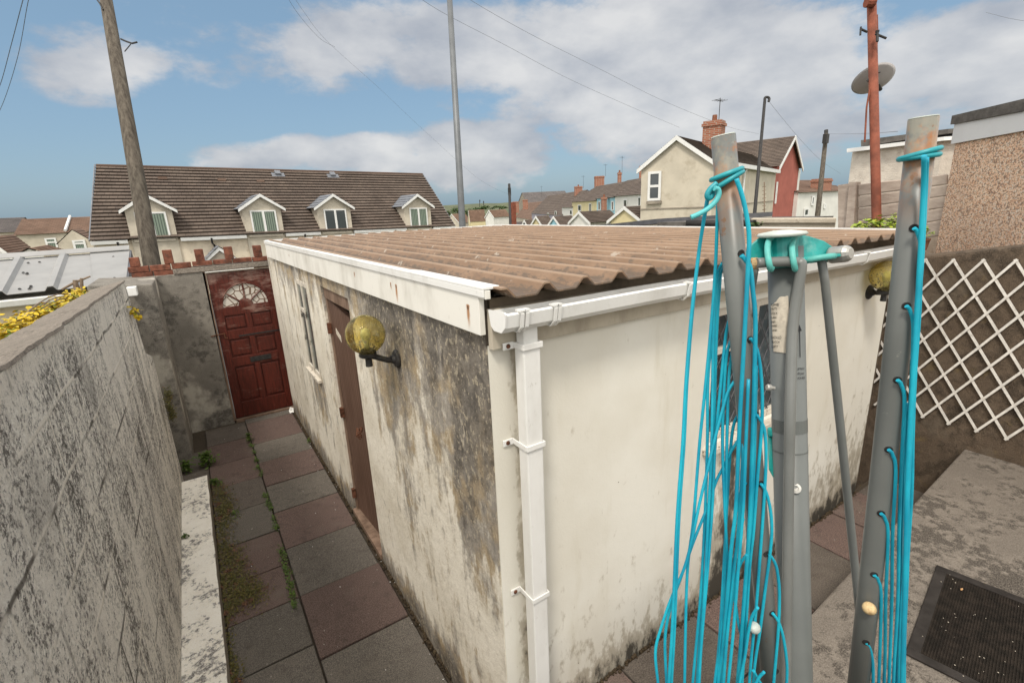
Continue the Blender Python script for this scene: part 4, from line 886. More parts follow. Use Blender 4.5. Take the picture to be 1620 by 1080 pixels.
# arrow and small print
mb = MB(); mb.face([onpole(1265.3,565,.001), onpole(1266.6,565,.001), onpole(1265.8,523,.001), onpole(1264.4,523,.001)]); mb.face([onpole(1261,524,.0011), onpole(1268.5,523,.0011), onpole(1264.6,513,.0011)]); mb.build('printed_arrow', M['ink'], pole)
for txt, y in (('grease', 584), ('dryer', 592), ('oil', 599)): text_on(txt, 1262, y, 1272.5, 6).build('printed_text', M['ink'], pole)
mb = MB()
for (px, py, r_) in ((1259, 772, .0075), ): mb.lathe(onpole(px, py, -.001), -wray(px, py), [(r_,0),(r_,.003),(r_*.55,.0032),(r_*.5,.001)], 16)
mb.build('rivet', M['steel'], pole)
mb = MB(); c = atd(1219, 613, .745); mb.lathe(c, V(wray(1219,613)).cross(UP)*-1+(-wray(1219,613))*.5, [(.0,-.006),(.003,-.006),(.003,0),(.0052,0),(.0052,.004),(.004,.006),(.001,.006)], 14); mb.build('bolt', M['steel'], pole)
# teal winder on the pole side
mb = MB(); z0 = lambda px, py: atd(px, py, .775); q = [z0(1214,682), z0(1228,676), z0(1231,770), z0(1216,742)]; mb.prism(q, wray(1220,700).normalized()*.02); mb.tube([z0(1222,676), z0(1222,690)], .008, 8); mb.build('winder_housing', M['teal'], rt, bevel=.003)
# hub
HD = .715
hub = atd(1240, 410, HD); hx = (atd(1300, 404, HD)-atd(1200, 412, HD)).normalized(); hu = -pd; hn = hx.cross(hu).normalized()
if hn.dot(camdir) < 0: hn = -hn
mpx = HD/F
def H_(px, py, out=0): return atd(px, py, HD)+hn*out
arcp = [(1180,418),(1182,402),(1190,388),(1205,376),(1225,369),(1255,368),(1285,372),(1310,380),(1328,392),(1336,404),(1330,414),(1302,414),(1280,417),(1255,421),(1225,423),(1195,421)]
mb = MB(); mb.prism([H_(x, y, -.012) for x, y in arcp], hn*.004)
# dished top skirt linking to a second plate behind
mb.prism([H_(1262,414,-.008), H_(1330,406,-.008), H_(1332,401,-.008), H_(1262,408,-.008)], hn*.022)
mb.tube([atd(1243,372,HD)-hn*.01, atd(1244,424,HD)-hn*.01], .021, 20)
hb = mb.build('hub', M['teal'], rt, bevel=.0015)
mb = MB(); mb.lathe(H_(1237, 372, .0), (hu+hn*.12), [(.0,-.002),(.031,-.002),(.034,.001),(.031,.004),(.012,.007),(.001,.0075)], 28); mb.build('cap', M['cap'], hb, smooth=True)
for (x_, m_) in ((1205, 'tealpale'), (1243, 'tealpale')):
    mb = MB(); pts = [H_(x_+22,374,-.006), H_(x_+10,379,.004), H_(x_+2,390,.013), H_(x_-2,404,.02), H_(x_-1,418,.022), H_(x_+5,427,.016), H_(x_+10,422,.010), H_(x_+10,414,.008)]
    mb.tube(crom(pts, 6), .0042, 10, flat=1.0); mb.build('hook', M[m_], hb, smooth=True)
    mb = MB(); mb.prism([H_(x_+22,374,-.006), H_(x_+8,381,.004), H_(x_-1,404,.018), H_(x_+2,416,.018), H_(x_+22,416,-.004)], hx*.0025); mb.build('fin', M['teal'], hb)
mb = MB(); mb.tube([H_(1268,412,.010), H_(1302,407,.014), H_(1312,406,.012)], .0045, 8); mb.build('flange', M['tealpale'], hb, smooth=True)
ax = (hn*.9+hx*.45).normalized(); mb = MB(); mb.lathe(H_(1321,403,-.010), ax, [(.0115,0),(.0125,.003),(.0125,.022),(.0098,.027),(.0075,.029),(.001,.029)], 12); mb.build('end_bolt', M['steel'], hb)
mb = MB(); mb.lathe(H_(1190,417,.006), -hx, [(.0075,-.006),(.0085,-.003),(.0085,.003),(.006,.006),(.001,.006)], 12); mb.build('end_cap', M['rustcap'], hb)
# bent strut (crank) and the straight strut
mb = MB(); pts = [H_(1190,417,.012), H_(1225,415,.012), H_(1243,415,.013), H_(1253,417,.015), H_(1257,427,.016), atd(1254,520,.715), atd(1250,650,.715), atd(1248,760,.73), atd(1243,1080,.765), atd(1240,1250,.79)]
mb.tube(crom(pts, 8), .0074, 14); mb.build('strut', M['strut'], rt, smooth=True)
mb = MB(); mb.tube([H_(1299,408,.0), atd(1305,445,.73), atd(1330,680,.76), atd(1356,930,.80), atd(1364,1010,.81)], .0062, 12); mb.build('strut', M['strut'], rt, smooth=True)
mb = MB(); mb.tube([H_(1203,424,-.02), atd(1170,560,.74), atd(1186,800,.76), atd(1199,1080,.79)], .0075, 12); mb.build('strut', M['strut'], rt, smooth=True)
# arms
def arm(p0, p1, d0, d1, ext, holes, r0=.0135):
    a, b = atd(*p0, d0), atd(*p1, d1); b = a+(b-a)*ext
    mb = MB(); mb.tube([a, a.lerp(b, .33), a.lerp(b, .66), b], r0, 24)
    ob = mb.build('arm', M['arm'], rt, smooth=True); 
    ob.data.transform(Matrix.Translation(WL[rt.name]-a)); ob.location = a-WL[rt.name]; WL[ob.name] = a.copy()
    d = (b-a).normalized()
    mb = MB(); mb.lathe(a-d*.0005, -d, [(r0*.98,0),(r0*.95,.001),(.001,.0012)], 22); mb.build('arm_cap', M['cap'], ob)
    for (px, py) in holes:
        k = wray(px, py).normalized(); w0 = CAM-a; dd = k-d*k.dot(d); ww = w0-d*w0.dot(d); A_, B_, C_ = dd.dot(dd), 2*dd.dot(ww), ww.dot(ww)-(r0+.0002)**2; ds = B_*B_-4*A_*C_
        if ds < 0: 
            continue
        q = CAM+k*((-B_-math.sqrt(ds))/(2*A_)); nn = (q-a)-d*(q-a).dot(d); nn.normalize()
        mb = MB(); mb.lathe(q-nn*.0012, nn, [(.0046,0),(.0046,.0013),(.0036,.0015),(.001,.0010)], 14); mb.build('line_hole', M['black'], ob)
    return ob, a, b, d
A1 = arm((1144,216),(1221,1080),.56,.73,1.12,[(1173,401),(1187,537),(1196,656),(1203,765),(1213,876),(1222,970),(1228,1062)])
A2 = arm((1461,187),(1358,1080),.52,.735,1.10,[(1446,361),(1434,484),(1420,601),(1406,711),(1394,812),(1383,909),(1370,1016)])
mb = MB(); c = atd(1376, 962, .676); mb.lathe(c, -wray(1376,962)+V(wray(1376,962)).cross(UP)*-.3, [(.0085,0),(.0085,.004),(.006,.008),(.001,.010)], 16); mb.build('cap_nut', M['rustcap'], A2[0], smooth=True)
mb = MB(); c = atd(1194, 992, .685); mb.lathe(c, -wray(1194,992)+V((-300,100,0)), [(.008,0),(.008,.004),(.005,.012),(.001,.014)], 14); mb.build('cap_nut', M['cap'], A1[0], smooth=True)
# line
RR = .0021
def armdep(y, base): return base
def line(pts, d0, d1, r_=RR, m='rope', name='line'):
    ys_ = [p[1] for p in pts]; y0, y1 = min(ys_), max(ys_)
    P = []
    for k, p in enumerate(pts): t = k/(len(pts)-1); P.append(atd(p[0], p[1], d0(p[1]) if callable(d0) else (d0+(d1-d0)*t) if len(p) < 3 else p[2]))
    mb = MB(); mb.tube(crom(P, 7), r_, 8); return mb.build(name, M[m], rt, smooth=True)
def a2(k=.016): return lambda y: 1/(1/.52+(1/.735-1/.52)*(y-187)/893)-k-.003
def a1(k=.018): return lambda y: 1/(1/.56+(1/.73-1/.56)*(y-216)/864)-k-.002
def off(pts, dx, dx2=None):
    n = len(pts)-1; dx2 = dx if dx2 is None else dx2; return [(p[0]+dx+(dx2-dx)*i/n, p[1]) for i, p in enumerate(pts)]
Ra = [(1121,308),(1113,352),(1105,403),(1094,498),(1085,607),(1080,700),(1071,823),(1064,982),(1058,1080),(1054,1150)]
line(Ra, .55, .70); line(off(Ra, -1, 5), .558, .705)
Rb = [(1136,315),(1134,370),(1132,420),(1128,480),(1121,560),(1113,640),(1106,710),(1097,823),(1087,911),(1083,1080),(1082,1150)]
line(Rb, .58, .72)
Rc = [(1143,416),(1136,432),(1131,474),(1128,560),(1126,700),(1120,823),(1114,946),(1104,1080),(1100,1150)]
line(Rc, .60, .71); line([(1146,420),(1138,440),(1128,520),(1120,600),(1119,700),(1115,823),(1108,946),(1096,1080),(1092,1150)], .61, .72); line([(1140,430),(1134,520),(1131,620),(1129,720),(1124,823),(1112,946),(1101,1100)], .625, .73)
line([(1153,508),(1148,533),(1142,590),(1136,652),(1131,710),(1127,800),(1118,920),(1108,1040),(1104,1150)], .62, .70)
line([(1156,539),(1150,560),(1146,607),(1143,696),(1146,788),(1150,869),(1152,920),(1147,990),(1140,1080),(1137,1150)], .62, .72)
line([(1160,545),(1153,600),(1150,700),(1149,788),(1148,850),(1146,930),(1138,1040),(1134,1120)], .63, .71)
line([(1162,603),(1152,619),(1142,652),(1132,690),(1120,740),(1106,799),(1095,851),(1083,897),(1062,946),(1046,992),(1037,1030),(1041,1080),(1046,1120)], .63, .70)
line([(1168,655),(1160,675),(1155,720),(1150,800),(1145,900),(1139,1000),(1132,1080),(1128,1150)], .64, .72)
line([(1168,696),(1157,713),(1146,736),(1133,761),(1119,802),(1098,854),(1080,905),(1063,953),(1053,999),(1053,1052),(1058,1120)], .65, .71)
line([(1180,763),(1174,773),(1168,792),(1163,820),(1156,870),(1148,940),(1143,1010),(1140,1100)], .65, .71)
line([(1182,876),(1172,890),(1164,915),(1158,950),(1151,1000),(1145,1080),(1143,1150)], .66, .72)
line([(1176,820),(1168,850),(1158,910),(1150,970),(1136,1040),(1126,1120)], .665, .71)
line([(1159,920),(1163,950),(1168,985),(1174,1010)], .69, .70)
line([(1199,960),(1190,974),(1184,1000),(1178,1040),(1170,1080),(1166,1120)], .665, .70)
line([(1209,1062),(1200,1072),(1192,1090)], .68, .69); line([(1192,1060),(1200,1075),(1210,1090)], .69, .70)
Rm = [(1165,283),(1173,306),(1180,335),(1185,371),(1184,410),(1180,489),(1176,563),(1171,652),(1168,720),(1164,806),(1156,876),(1145,1010),(1136,1080),(1130,1150)]
line(Rm, a1(.022), 0, .0026)
Rn = [(1173,404),(1180,412),(1187,424),(1191,459),(1195,504),(1194,578),(1192,652),(1190,720),(1186,823),(1180,911),(1172,1017),(1167,1080),(1164,1150)]
line(Rn, a1(.018), 0, .0027); line(off(Rn[5:], 2, 5), a1(.012), 0, .0025); 
line([(1187,535),(1192,541),(1199,558),(1204,592),(1206,640),(1204,690),(1198,760),(1192,841),(1186,897),(1179,1010),(1174,1080),(1171,1140)], a1(.015), 0)
line([(1197,656),(1205,668),(1210,684),(1212,718),(1210,770),(1204,858),(1196,964),(1189,1034),(1184,1100)], a1(.015), 0)
line([(1204,765),(1213,781),(1220,816),(1220,858),(1211,929),(1202,999),(1194,1052),(1189,1120)], a1(.015), 0)
line([(1217,876),(1225,888),(1230,905),(1233,940),(1231,999),(1224,1080),(1221,1130)], a1(.015), 0)
line([(1222,969),(1232,984),(1240,1012),(1245,1052),(1244,1090),(1241,1150)], a1(.015), 0)
line([(1176,700),(1172,780),(1166,860),(1158,930),(1150,1010),(1143,1100)], .64, .69); line([(1184,600),(1180,700),(1176,800),(1168,900),(1160,1000),(1150,1100)], .60, .68)
# knot round the first arm
def ring(armt, px, py, r_, tilt, m='rope2', rr_=.0029, sweep=(0, 2*math.pi)):
    ob, a, b, d = armt; k = wray(px, py).normalized(); w0 = CAM-a; t = ((w0.dot(d))-k.dot(d)*w0.dot(k))/(1-k.dot(d)**2) if True else 0
    c = a+d*t; x_ = k.cross(d).normalized(); y_ = d.cross(x_); pts = []
    n = 28
    for i in range(n+1):
        th = sweep[0]+(sweep[1]-sweep[0])*i/n; pts.append(c+x_*math.cos(th)*r_+y_*math.sin(th)*r_+d*(tilt*math.cos(th)))
    mb = MB(); mb.tube(pts, rr_, 8); return mb.build('line_knot', M[m], rt, smooth=True)
ring(A1, 1149, 276, .0168, .0030); ring(A1, 1151, 287, .0172, .0075)
line([(1134,290),(1124,299),(1119,308),(1121,314),(1127,309),(1131,296)], .538, .545, .0031, 'rope2', 'line_knot')
line([(1130,298),(1136,300),(1137,309),(1131,320),(1119,331),(1105,339),(1093,344)], .535, .545, .0029, 'rope3', 'line_tail')
ring(A2, 1457, 243, .0172, .0035); ring(A2, 1456, 248, .0168, .0005)
xb = lambda y: 1461-(y-250)*.036
line([(1462,246),(1461,300),(1456,400),(1450,500),(1444,600),(1438,700),(1434,800),(1432,900),(1429,1000),(1427,1080),(1425,1150)], .50, .68, .0026)
line([(1466,250),(1464,300),(1459,400),(1452,500),(1446,600),(1440,700),(1436,800),(1435,900),(1431,1000),(1430,1080),(1429,1150)], .508, .685, .0024)
ends = [1427, 1421, 1413, 1405, 1397, 1389, 1379]
for i, (hx_, hy2) in enumerate([(1446,361),(1434,484),(1420,601),(1406,711),(1394,812),(1383,909),(1370,1016)]):
    sx, sy = hx_+11, hy2+36; pts = [(hx_, hy2), (hx_+6, hy2+8), (sx, sy)]; n_ = max(2, int((1150-sy)/90))
    for k in range(1, n_+1):
        t = k/n_; y = sy+(1150-sy)*t; pts.append((sx+(ends[i]-2-sx)*t+1.5*math.sin(k*1.9+i)*(t < 1), y))
    line(pts, a2(.0165-.0008*i), 0, .0022)
    if i == 2: line([(p[0]+3.5, p[1]) for p in pts[2:]], a2(.005), 0, .0021)

# ------------------------------------------------------------------ pebble-dashed building on the right
e2 = hdir(1000); e2b = -e2                        # facade runs towards the camera to the right
n2 = V((e2.y, -e2.x, 0)); 
rb = thing('pebbledash_building', tuple(atd(1480,385,5.2)), 'flat-roofed extension clad in pink pebbledash behind the right wall', 'building')
P = atd(1482, 385, 5.2); P.z = 1.6
def fac(px, py):                                 # point on facade plane
    d = wray(px, py); t = (P-CAM).dot(n2)/d.dot(n2); return CAM+d*t
def fs(p): return (p-P).dot(e2b)
s_end = 4.0; zf0 = fac(1499,230).z; zf1 = fac(1482,203).z
tA = fac(1499,230); tB = fac(1620,208); sl = (tB.z-tA.z)/(fs(tB)-fs(tA)); zt_ = lambda s: tA.z+sl*(s-fs(tA))
gA = fac(1500,199); gB = fac(1620,177); gl_ = (gB.z-gA.z)/(fs(gB)-fs(gA)); zg = lambda s: gA.z+gl_*(s-fs(gA))
print('bldg', zf0, zf1, sl, gl_, tA[:], n2[:])
sL = fs(fac(1482,385))
back = n2 if n2.dot(P-CAM) > 0 else -n2
mb = MB(); mb.prism([P+e2b*sL+UP*-2.8, P+e2b*s_end+UP*-2.8, V((*(P+e2b*s_end).xy, zt_(s_end))), V((*(P+e2b*sL).xy, zt_(sL)))], back*3); mb.build('pebbledash_wall', M['pebble'], rb)
mb = MB(); q = [(sL-.02, zt_(sL)+.002), (s_end, zt_(s_end)+.002), (s_end, zg(s_end)), (sL-.02, zg(sL))]
mb.prism([V((*(P+e2b*s).xy, z)) - back*.03 for s, z in q], back*3.05); mb.build('fascia', M['pinkwhite'], rb)
mb = MB(); q = [(sL-.05, zg(sL)+.002), (s_end, zg(s_end)+.002), (s_end, zg(s_end)+.14), (sL-.05, zg(sL)+.085)]
mb.prism([V((*(P+e2b*s).xy, z)) - back*.05 for s, z in q], back*3.1); mb.build('roof_felt', M['felt'], rb)
# the older white-roughcast wing with gravel boards in front
wg = thing('roughcast_outbuilding', tuple(atd(1400,300,6.2)), 'small dirty white roughcast outbuilding with white verge, behind the rusty pole', 'building')
D6 = 6.0
mb = MB(); q = [atd(1349,238,D6+.5), atd(1494,219,D6-.35), atd(1486,330,D6-.35), atd(1346,345,D6+.5)]
mb.prism([q[0], q[1], V((q[1].x,q[1].y,-1)), V((q[0].x,q[0].y,-1))], back*2); mb.build('wall', M['whiterough'], wg)
mb = MB(); q = [atd(1345,241,D6+.48), atd(1500,222,D6-.42), atd(1500,216,D6-.42), atd(1345,235,D6+.48)]; mb.prism([p-back*.04 for p in q], back*2.1); mb.build('verge', M['whitetrim'], wg)
mb = MB(); q = [atd(1362,232,D6+.4), atd(1500,211,D6-.42), atd(1500,204,D6-.42), atd(1362,222,D6+.4)]; mb.prism([p for p in q], back*1.9); mb.build('roof_felt', M['felt'], wg)
gb = thing('gravel_board_fence', tuple(atd(1400,360,5.6)), 'stained grey concrete gravel-board fence behind the rusty pole', 'fence')
D5 = 5.55
def GBp(px, py): # plane through two pixels
    a = atd(1325,300,D5+.55); b = atd(1494,280,D5-.45); e_ = (b-a); e_.z = 0; e_.normalize(); n_ = V((e_.y,-e_.x,0)); d = wray(px, py); return CAM+d*((a-CAM).dot(n_)/d.dot(n_)), n_
lines_y = [(292,275),(311,292),(330,310),(350,328),(370,347),(392,372)]
for i in range(5):
    (l0, r0), (l1, r1) = lines_y[i], lines_y[i+1]
    a, n_ = GBp(1357, l0-1+.8); b, _ = GBp(1498, r0+1); c, _ = GBp(1498, r1); d, _ = GBp(1357, l1-1)
    n_ = n_ if n_.dot(a-CAM) > 0 else -n_
    mb = MB(); mb.prism([a, b, c, d], n_*.04); mb.build('board', M['gravel'], gb, bevel=.012)
a, n_ = GBp(1325,293); b, _ = GBp(1345,290); n_ = n_ if n_.dot(a-CAM) > 0 else -n_
c, _ = GBp(1345,400); d, _ = GBp(1325,400); mb = MB(); mb.prism([p+n_*.01 for p in (a, b, c, d)], n_*.06); mb.build('end_board', M['gravel'], gb)
a, _ = GBp(1346,288); b, _ = GBp(1357,288); c, _ = GBp(1350,400); d, _ = GBp(1336,400); mb = MB(); mb.prism([p-n_*.03 for p in (a, b, c, d)], n_*.09); mb.build('fence_post', M['gravel'], gb)
pl = thing('shrub', tuple(atd(1385,372,5.0)), 'yellow-green leafy shrub at the foot of the rusty pole', 'shrub')
sp_ = [(tuple(atd(px, py, 5.0)), (.10,.10,.06)) for px, py in ((1365,358),(1385,352),(1390,366),(1405,358),(1415,350),(1420,365),(1378,366),(1400,370))]
leaf_cloud('foliage', M['ygreen'], pl, sp_, .05, 750); stems('stem', M['gleaf'], pl, tuple(atd(1392,385,5.0)), 14, .3, .25)
pt = thing('potted_plant', tuple(atd(1456,392,4.6)), 'small terracotta pot with yellow-green plant on the dark wall top', 'plant pot')
c = atd(1457, 392, 4.62); mb = MB(); mb.lathe(c-V((0,0,.02)), UP, [(.045,0),(.058,.09),(.062,.09),(.062,.105),(.05,.105),(.045,.09)], 16); mb.build('pot', M['terra'], pt)
leaf_cloud('foliage', M['ygreen'], pt, [(tuple(c+V((0,0,.13))), (.08,.08,.05)), (tuple(c+V((0,0,.17))), (.05,.05,.05))], .035, 120)

# ------------------------------------------------------------------ poles and masts
def polething(name, p0, p1, r0, r1, m, label, cat, seg=16, down=None):
    t = thing(name, tuple(p1), label, cat); a = V(p0); b = V(p1); d = (b-a).normalized()
    if down is not None: b = b+d*((down-b.z)/d.z)
    mb = MB(); mb.tube([a, a.lerp(b, .5), b], [r0, (r0+r1)/2, r1], seg); mb.build('shaft', m, t, smooth=True); return t
tp = polething('telegraph_pole', atd(160,-45,8.2), atd(240,415,8.2), .085, .155, M['polewood'], 'leaning weathered wooden telegraph pole behind the red door wall', 'telegraph pole', 18, -1.2)
mb = MB(); mb.tube([atd(191,62,8.1), atd(200,66,8.1), atd(209,69,8.1), atd(217,67,8.1)], .014, 6); mb.tube([atd(207,70,8.1), atd(197,82,8.1)], .008, 5); mb.build('step_bracket', M['iron'], tp)
mb = MB(); mb.tube([atd(150,-5,8.1), atd(158,6,8.1), atd(163,16,8.1)], .012, 6); mb.build('cable_hook', M['iron'], tp)
lp = polething('lamp_post', atd(708,-60,11), atd(732,365,11.3), .060, .088, M['lamp_metal'], 'tall plain galvanised lamp post rising behind the corrugated roof', 'lamp post', 16, -1.2)
rp = polething('rusty_pole', atd(1378,-40,5.3), atd(1387,360,5.6), .044, .052, M['redoxide'], 'tall rust-red steel pole carrying a satellite dish', 'pole', 16, -1)
mb = MB(); mb.tube([atd(1387,24,5.35), atd(1388,60,5.38), atd(1383,100,5.4)], .012, 8); mb.tube([atd(1378,130,5.42), atd(1371,170,5.45), atd(1368,225,5.5)], .010, 8); mb.build('cable_conduit', M['redoxide'], rp)
mb = MB(); mb.tube([atd(1361,46,5.3), atd(1372,51,5.3)], .012, 8); mb.tube([atd(1362,43,5.3), atd(1361,56,5.3)], .010, 8); mb.tube([atd(1385,54,5.25), atd(1402,61,5.25)], .012, 8); mb.tube([atd(1388,50,5.25), atd(1388,66,5.25)], .014, 8); mb.lathe(atd(1388,50,5.25), UP, [(.02,-.01),(.02,.01)], 8); mb.build('insulator_bracket', M['iron'], rp)
mb = MB(); mb.tube([atd(1370,4,5.28), atd(1383,4,5.28)], .05, 10); mb.build('pole_collar', M['redoxide'], rp)
ds = thing('satellite_dish', tuple(atd(1382,126,5.6)), 'grey satellite dish seen from behind on the rust-red pole', 'satellite dish')
dc = atd(1381,125,5.72); dn = (-wray(1381,125).normalized()+V((-.35,.25,-.1)) ).normalized(); rgt = (atd(1412,110,5.72)-atd(1352,140,5.72)).normalized(); dn2 = rgt.cross(V(wray(1381,125)).normalized().cross(rgt)).normalized()
# dish: ellipse-looking tilt about its long axis
view = wray(1381,125).normalized(); minor = view.cross(rgt).normalized(); tilt = math.acos(.66); axis = (-view*math.cos(tilt)+minor*math.sin(tilt)).normalized()
mb = MB(); prof = []
for i in range(9): r_ = .215*i/8; prof.append((max(r_, .0001), .05*(1-(r_/.215)**2)))
mb.lathe(dc, axis, prof, 36); o_ = mb.build('reflector', M['dish'], ds, smooth=True); md = o_.modifiers.new('t', 'SOLIDIFY'); md.thickness = .006
mb = MB(); mb.tube([dc+axis*.05, dc+axis*.10, atd(1384,124,5.5)], .02, 8); mb.tube([atd(1372,129,5.45), atd(1380,122,5.42), atd(1388,119,5.42)], .016, 8); mb.tube([atd(1388,116,5.6), atd(1408,109,5.62)], .008, 6); mb.build('mount', M['iron'], ds)
mb = MB(); mb.tube([atd(1388,135,5.75), atd(1393,142,5.8)], .022, 8); mb.build('receiver', M['iron'], ds)
sl = polething('street_lamp', atd(1210,158,16), atd(1193,347,16), .045, .065, M['iron'], 'slim black street lamp in front of the beige gable house', 'street lamp', 10, -1.2)
mb = MB(); mb.tube(crom([atd(1210,160,16), atd(1210,155,16), atd(1214,154,16), atd(1217,156,16), atd(1216,161,16)], 3), .04, 6); mb.build('lamp_head', M['iron'], sl)
up_ = polething('utility_pole', atd(1307,212,26), atd(1293,345,26), .10, .15, M['polewood'], 'weathered utility pole with transformer box right of the red house', 'utility pole', 10, -1.5)
mb = MB(); c = atd(1306,218,25.7); mb.box(c.x-.14, c.x+.14, c.y-.12, c.y+.08, c.z-.28, c.z+.18); mb.tube([atd(1307,206,26), atd(1307,214,26)], .1, 8); mb.build('junction_box', M['iron'], up_)
up2 = polething('utility_pole', atd(805.5,291,42), atd(808,362,42), .11, .16, M['iron'], 'thin dark utility pole beside the rust-red post in the distance', 'utility pole', 8, -3)
mb = MB(); c = atd(806,303,42); mb.lathe(c, UP, [(.14,-.3),(.14,.3)], 8); mb.build('junction_box', M['iron'], up2)
mb = MB(); a = atd(812, 320, 30); mb.box(a.x-.11, a.x+.11, a.y-.11, a.y+.11, -1.5, a.z); tag(mb.build('rusty_post', M['redoxide']), 'short square rust-red post beyond the garage roof', 'post')

def wire(pts, dep, label, r_=.010):
    n = len(pts); P_ = [atd(p[0], p[1], dep[0]+(dep[1]-dep[0])*i/(n-1)) for i, p in enumerate(pts)]
    mb = MB(); mb.tube(crom(P_, 8), r_*.55, 5); tag(mb.build('overhead_cable', M['wire']), label, 'cable')
wire([(48,-40),(35,5),(18,70),(0,135),(-20,180)], (7,12), 'thicker cable slanting down at the top left corner', .011)
wire([(56,-40),(44,5),(28,90),(4,165),(-20,210)], (7,12), 'second cable just right of the corner cable at top left', .009)
wire([(440,-30),(470,20),(505,60),(530,75)], (10,13), 'thin cable running down from the top edge beside the first clouds', .006)
wire([(450,-30),(480,18),(520,68),(600,140),(680,215),(760,285),(810,310)], (12,42), 'long cable sloping down to the far utility pole', .008)
wire([(640,-20),(700,20),(800,72),(900,125),(1000,170),(1075,202)], (12,24), 'lowest of the three cables sloping to the brick chimney', .009)
wire([(700,-30),(760,10),(850,60),(950,110),(1050,160),(1150,200),(1200,212)], (12,24), 'middle of the three cables sloping to the brick chimney', .009)
wire([(1216,160),(1240,190),(1270,225),(1300,255),(1330,275)], (16,28), 'thin cable dropping right from the street lamp', .008)
wire([(1309,212),(1340,212),(1380,211),(1420,208)], (26,9), 'cable from the utility pole to the right outbuilding', .010)
wire([(1560,20),(1600,30),(1640,36)], (10,9), 'faint cable crossing the top right corner cloud', .006)

# ------------------------------------------------------------------ chalet block with dormers
cb = thing('dormer_house_row', (5, 30, -1.2), 'long cream terrace with brown tiled roof and four gabled dormers', 'building')
e = wray(1894, 309).normalized(); P0 = atd(143, 381, 23); nB = UP.cross(e).normalized(); W_ = along(P0, e, 717)
def CB(s, h, b=0): return P0+e*s+UP*h+nB*b
dz = 3.75; bb = 4.3
mb = MB(); RL = CB(-.1, dz, bb); RL = CB(along(CB(0,dz,bb), e, 152), dz, bb)
RR_ = CB(along(CB(0,dz,bb), e, 668), dz, bb)
print('ridge', proj(RL), proj(RR_))
tiled(mb, CB(0,0,-.25), CB(W_,0,-.25), RR_, RL, 21, .085); mb.build('roof', M['tiles'], cb)
mb = MB(); tiled(mb, CB(W_,0,2*bb+.25), CB(0,0,2*bb+.25), RL, RR_, 10, .05); mb.build('rear_roof', M['tiles'], cb)
mb = MB(); mb.tube([RL, RR_], .09, 8); mb.build('ridge_tiles', M['tiles2'], cb)
mb = MB()
for s in (.12, W_-.12): mb.face([CB(s,-.1,0), CB(s,-.1,2*bb), (RL if s < 1 else RR_)-UP*.12])
mb.prism([CB(.12,-3.2,0), CB(W_-.12,-3.2,0), CB(W_-.12,-.06,0), CB(.12,-.06,0)], nB*2*bb); wb = mb.build('wall', M['creamwall'], cb)
mb = MB(); mb.tube([CB(-.03,0,-.2), RL+UP*.05-e*.05], .035, 5); mb.tube([CB(W_+.03,0,-.2), RR_+UP*.05+e*.05], .035, 5); mb.build('verge', M['lead'], cb)
dorm = [(1.55,3.45,'l'), (6.62,8.55,'b'), (10.55,12.5,'d'), (16.05,17.95,'b')]
gs = [(0, dorm[0][0]-.15), (dorm[0][1]+.1, dorm[1][0]-.05), (dorm[1][1]+.05, dorm[2][0]-.05), (dorm[2][1]+.05, dorm[3][0]-.05), (dorm[3][1]+.05, W_)]
for a, b in gs:
    mb = MB(); mb.prism([CB(a,-.19,-.33), CB(b,-.19,-.33), CB(b,-.03,-.36), CB(a,-.03,-.36)], nB*.3); mb.build('gutter', M['whitetrim'], cb)
for s in (1.0, 4.9, 9.6, 15.2, W_-.5): 
    mb = MB(); mb.tube([CB(s,-.1,-.35), CB(s,-.35,-.3), CB(s+.1,-.5,-.06), CB(s+.1,-3,-.06)], .05, 6); mb.build('downpipe', M['black'], cb)
g = G('dormer_glass', .08, .6); g.col((.05,.06,.065)); M['dgl'] = g.m
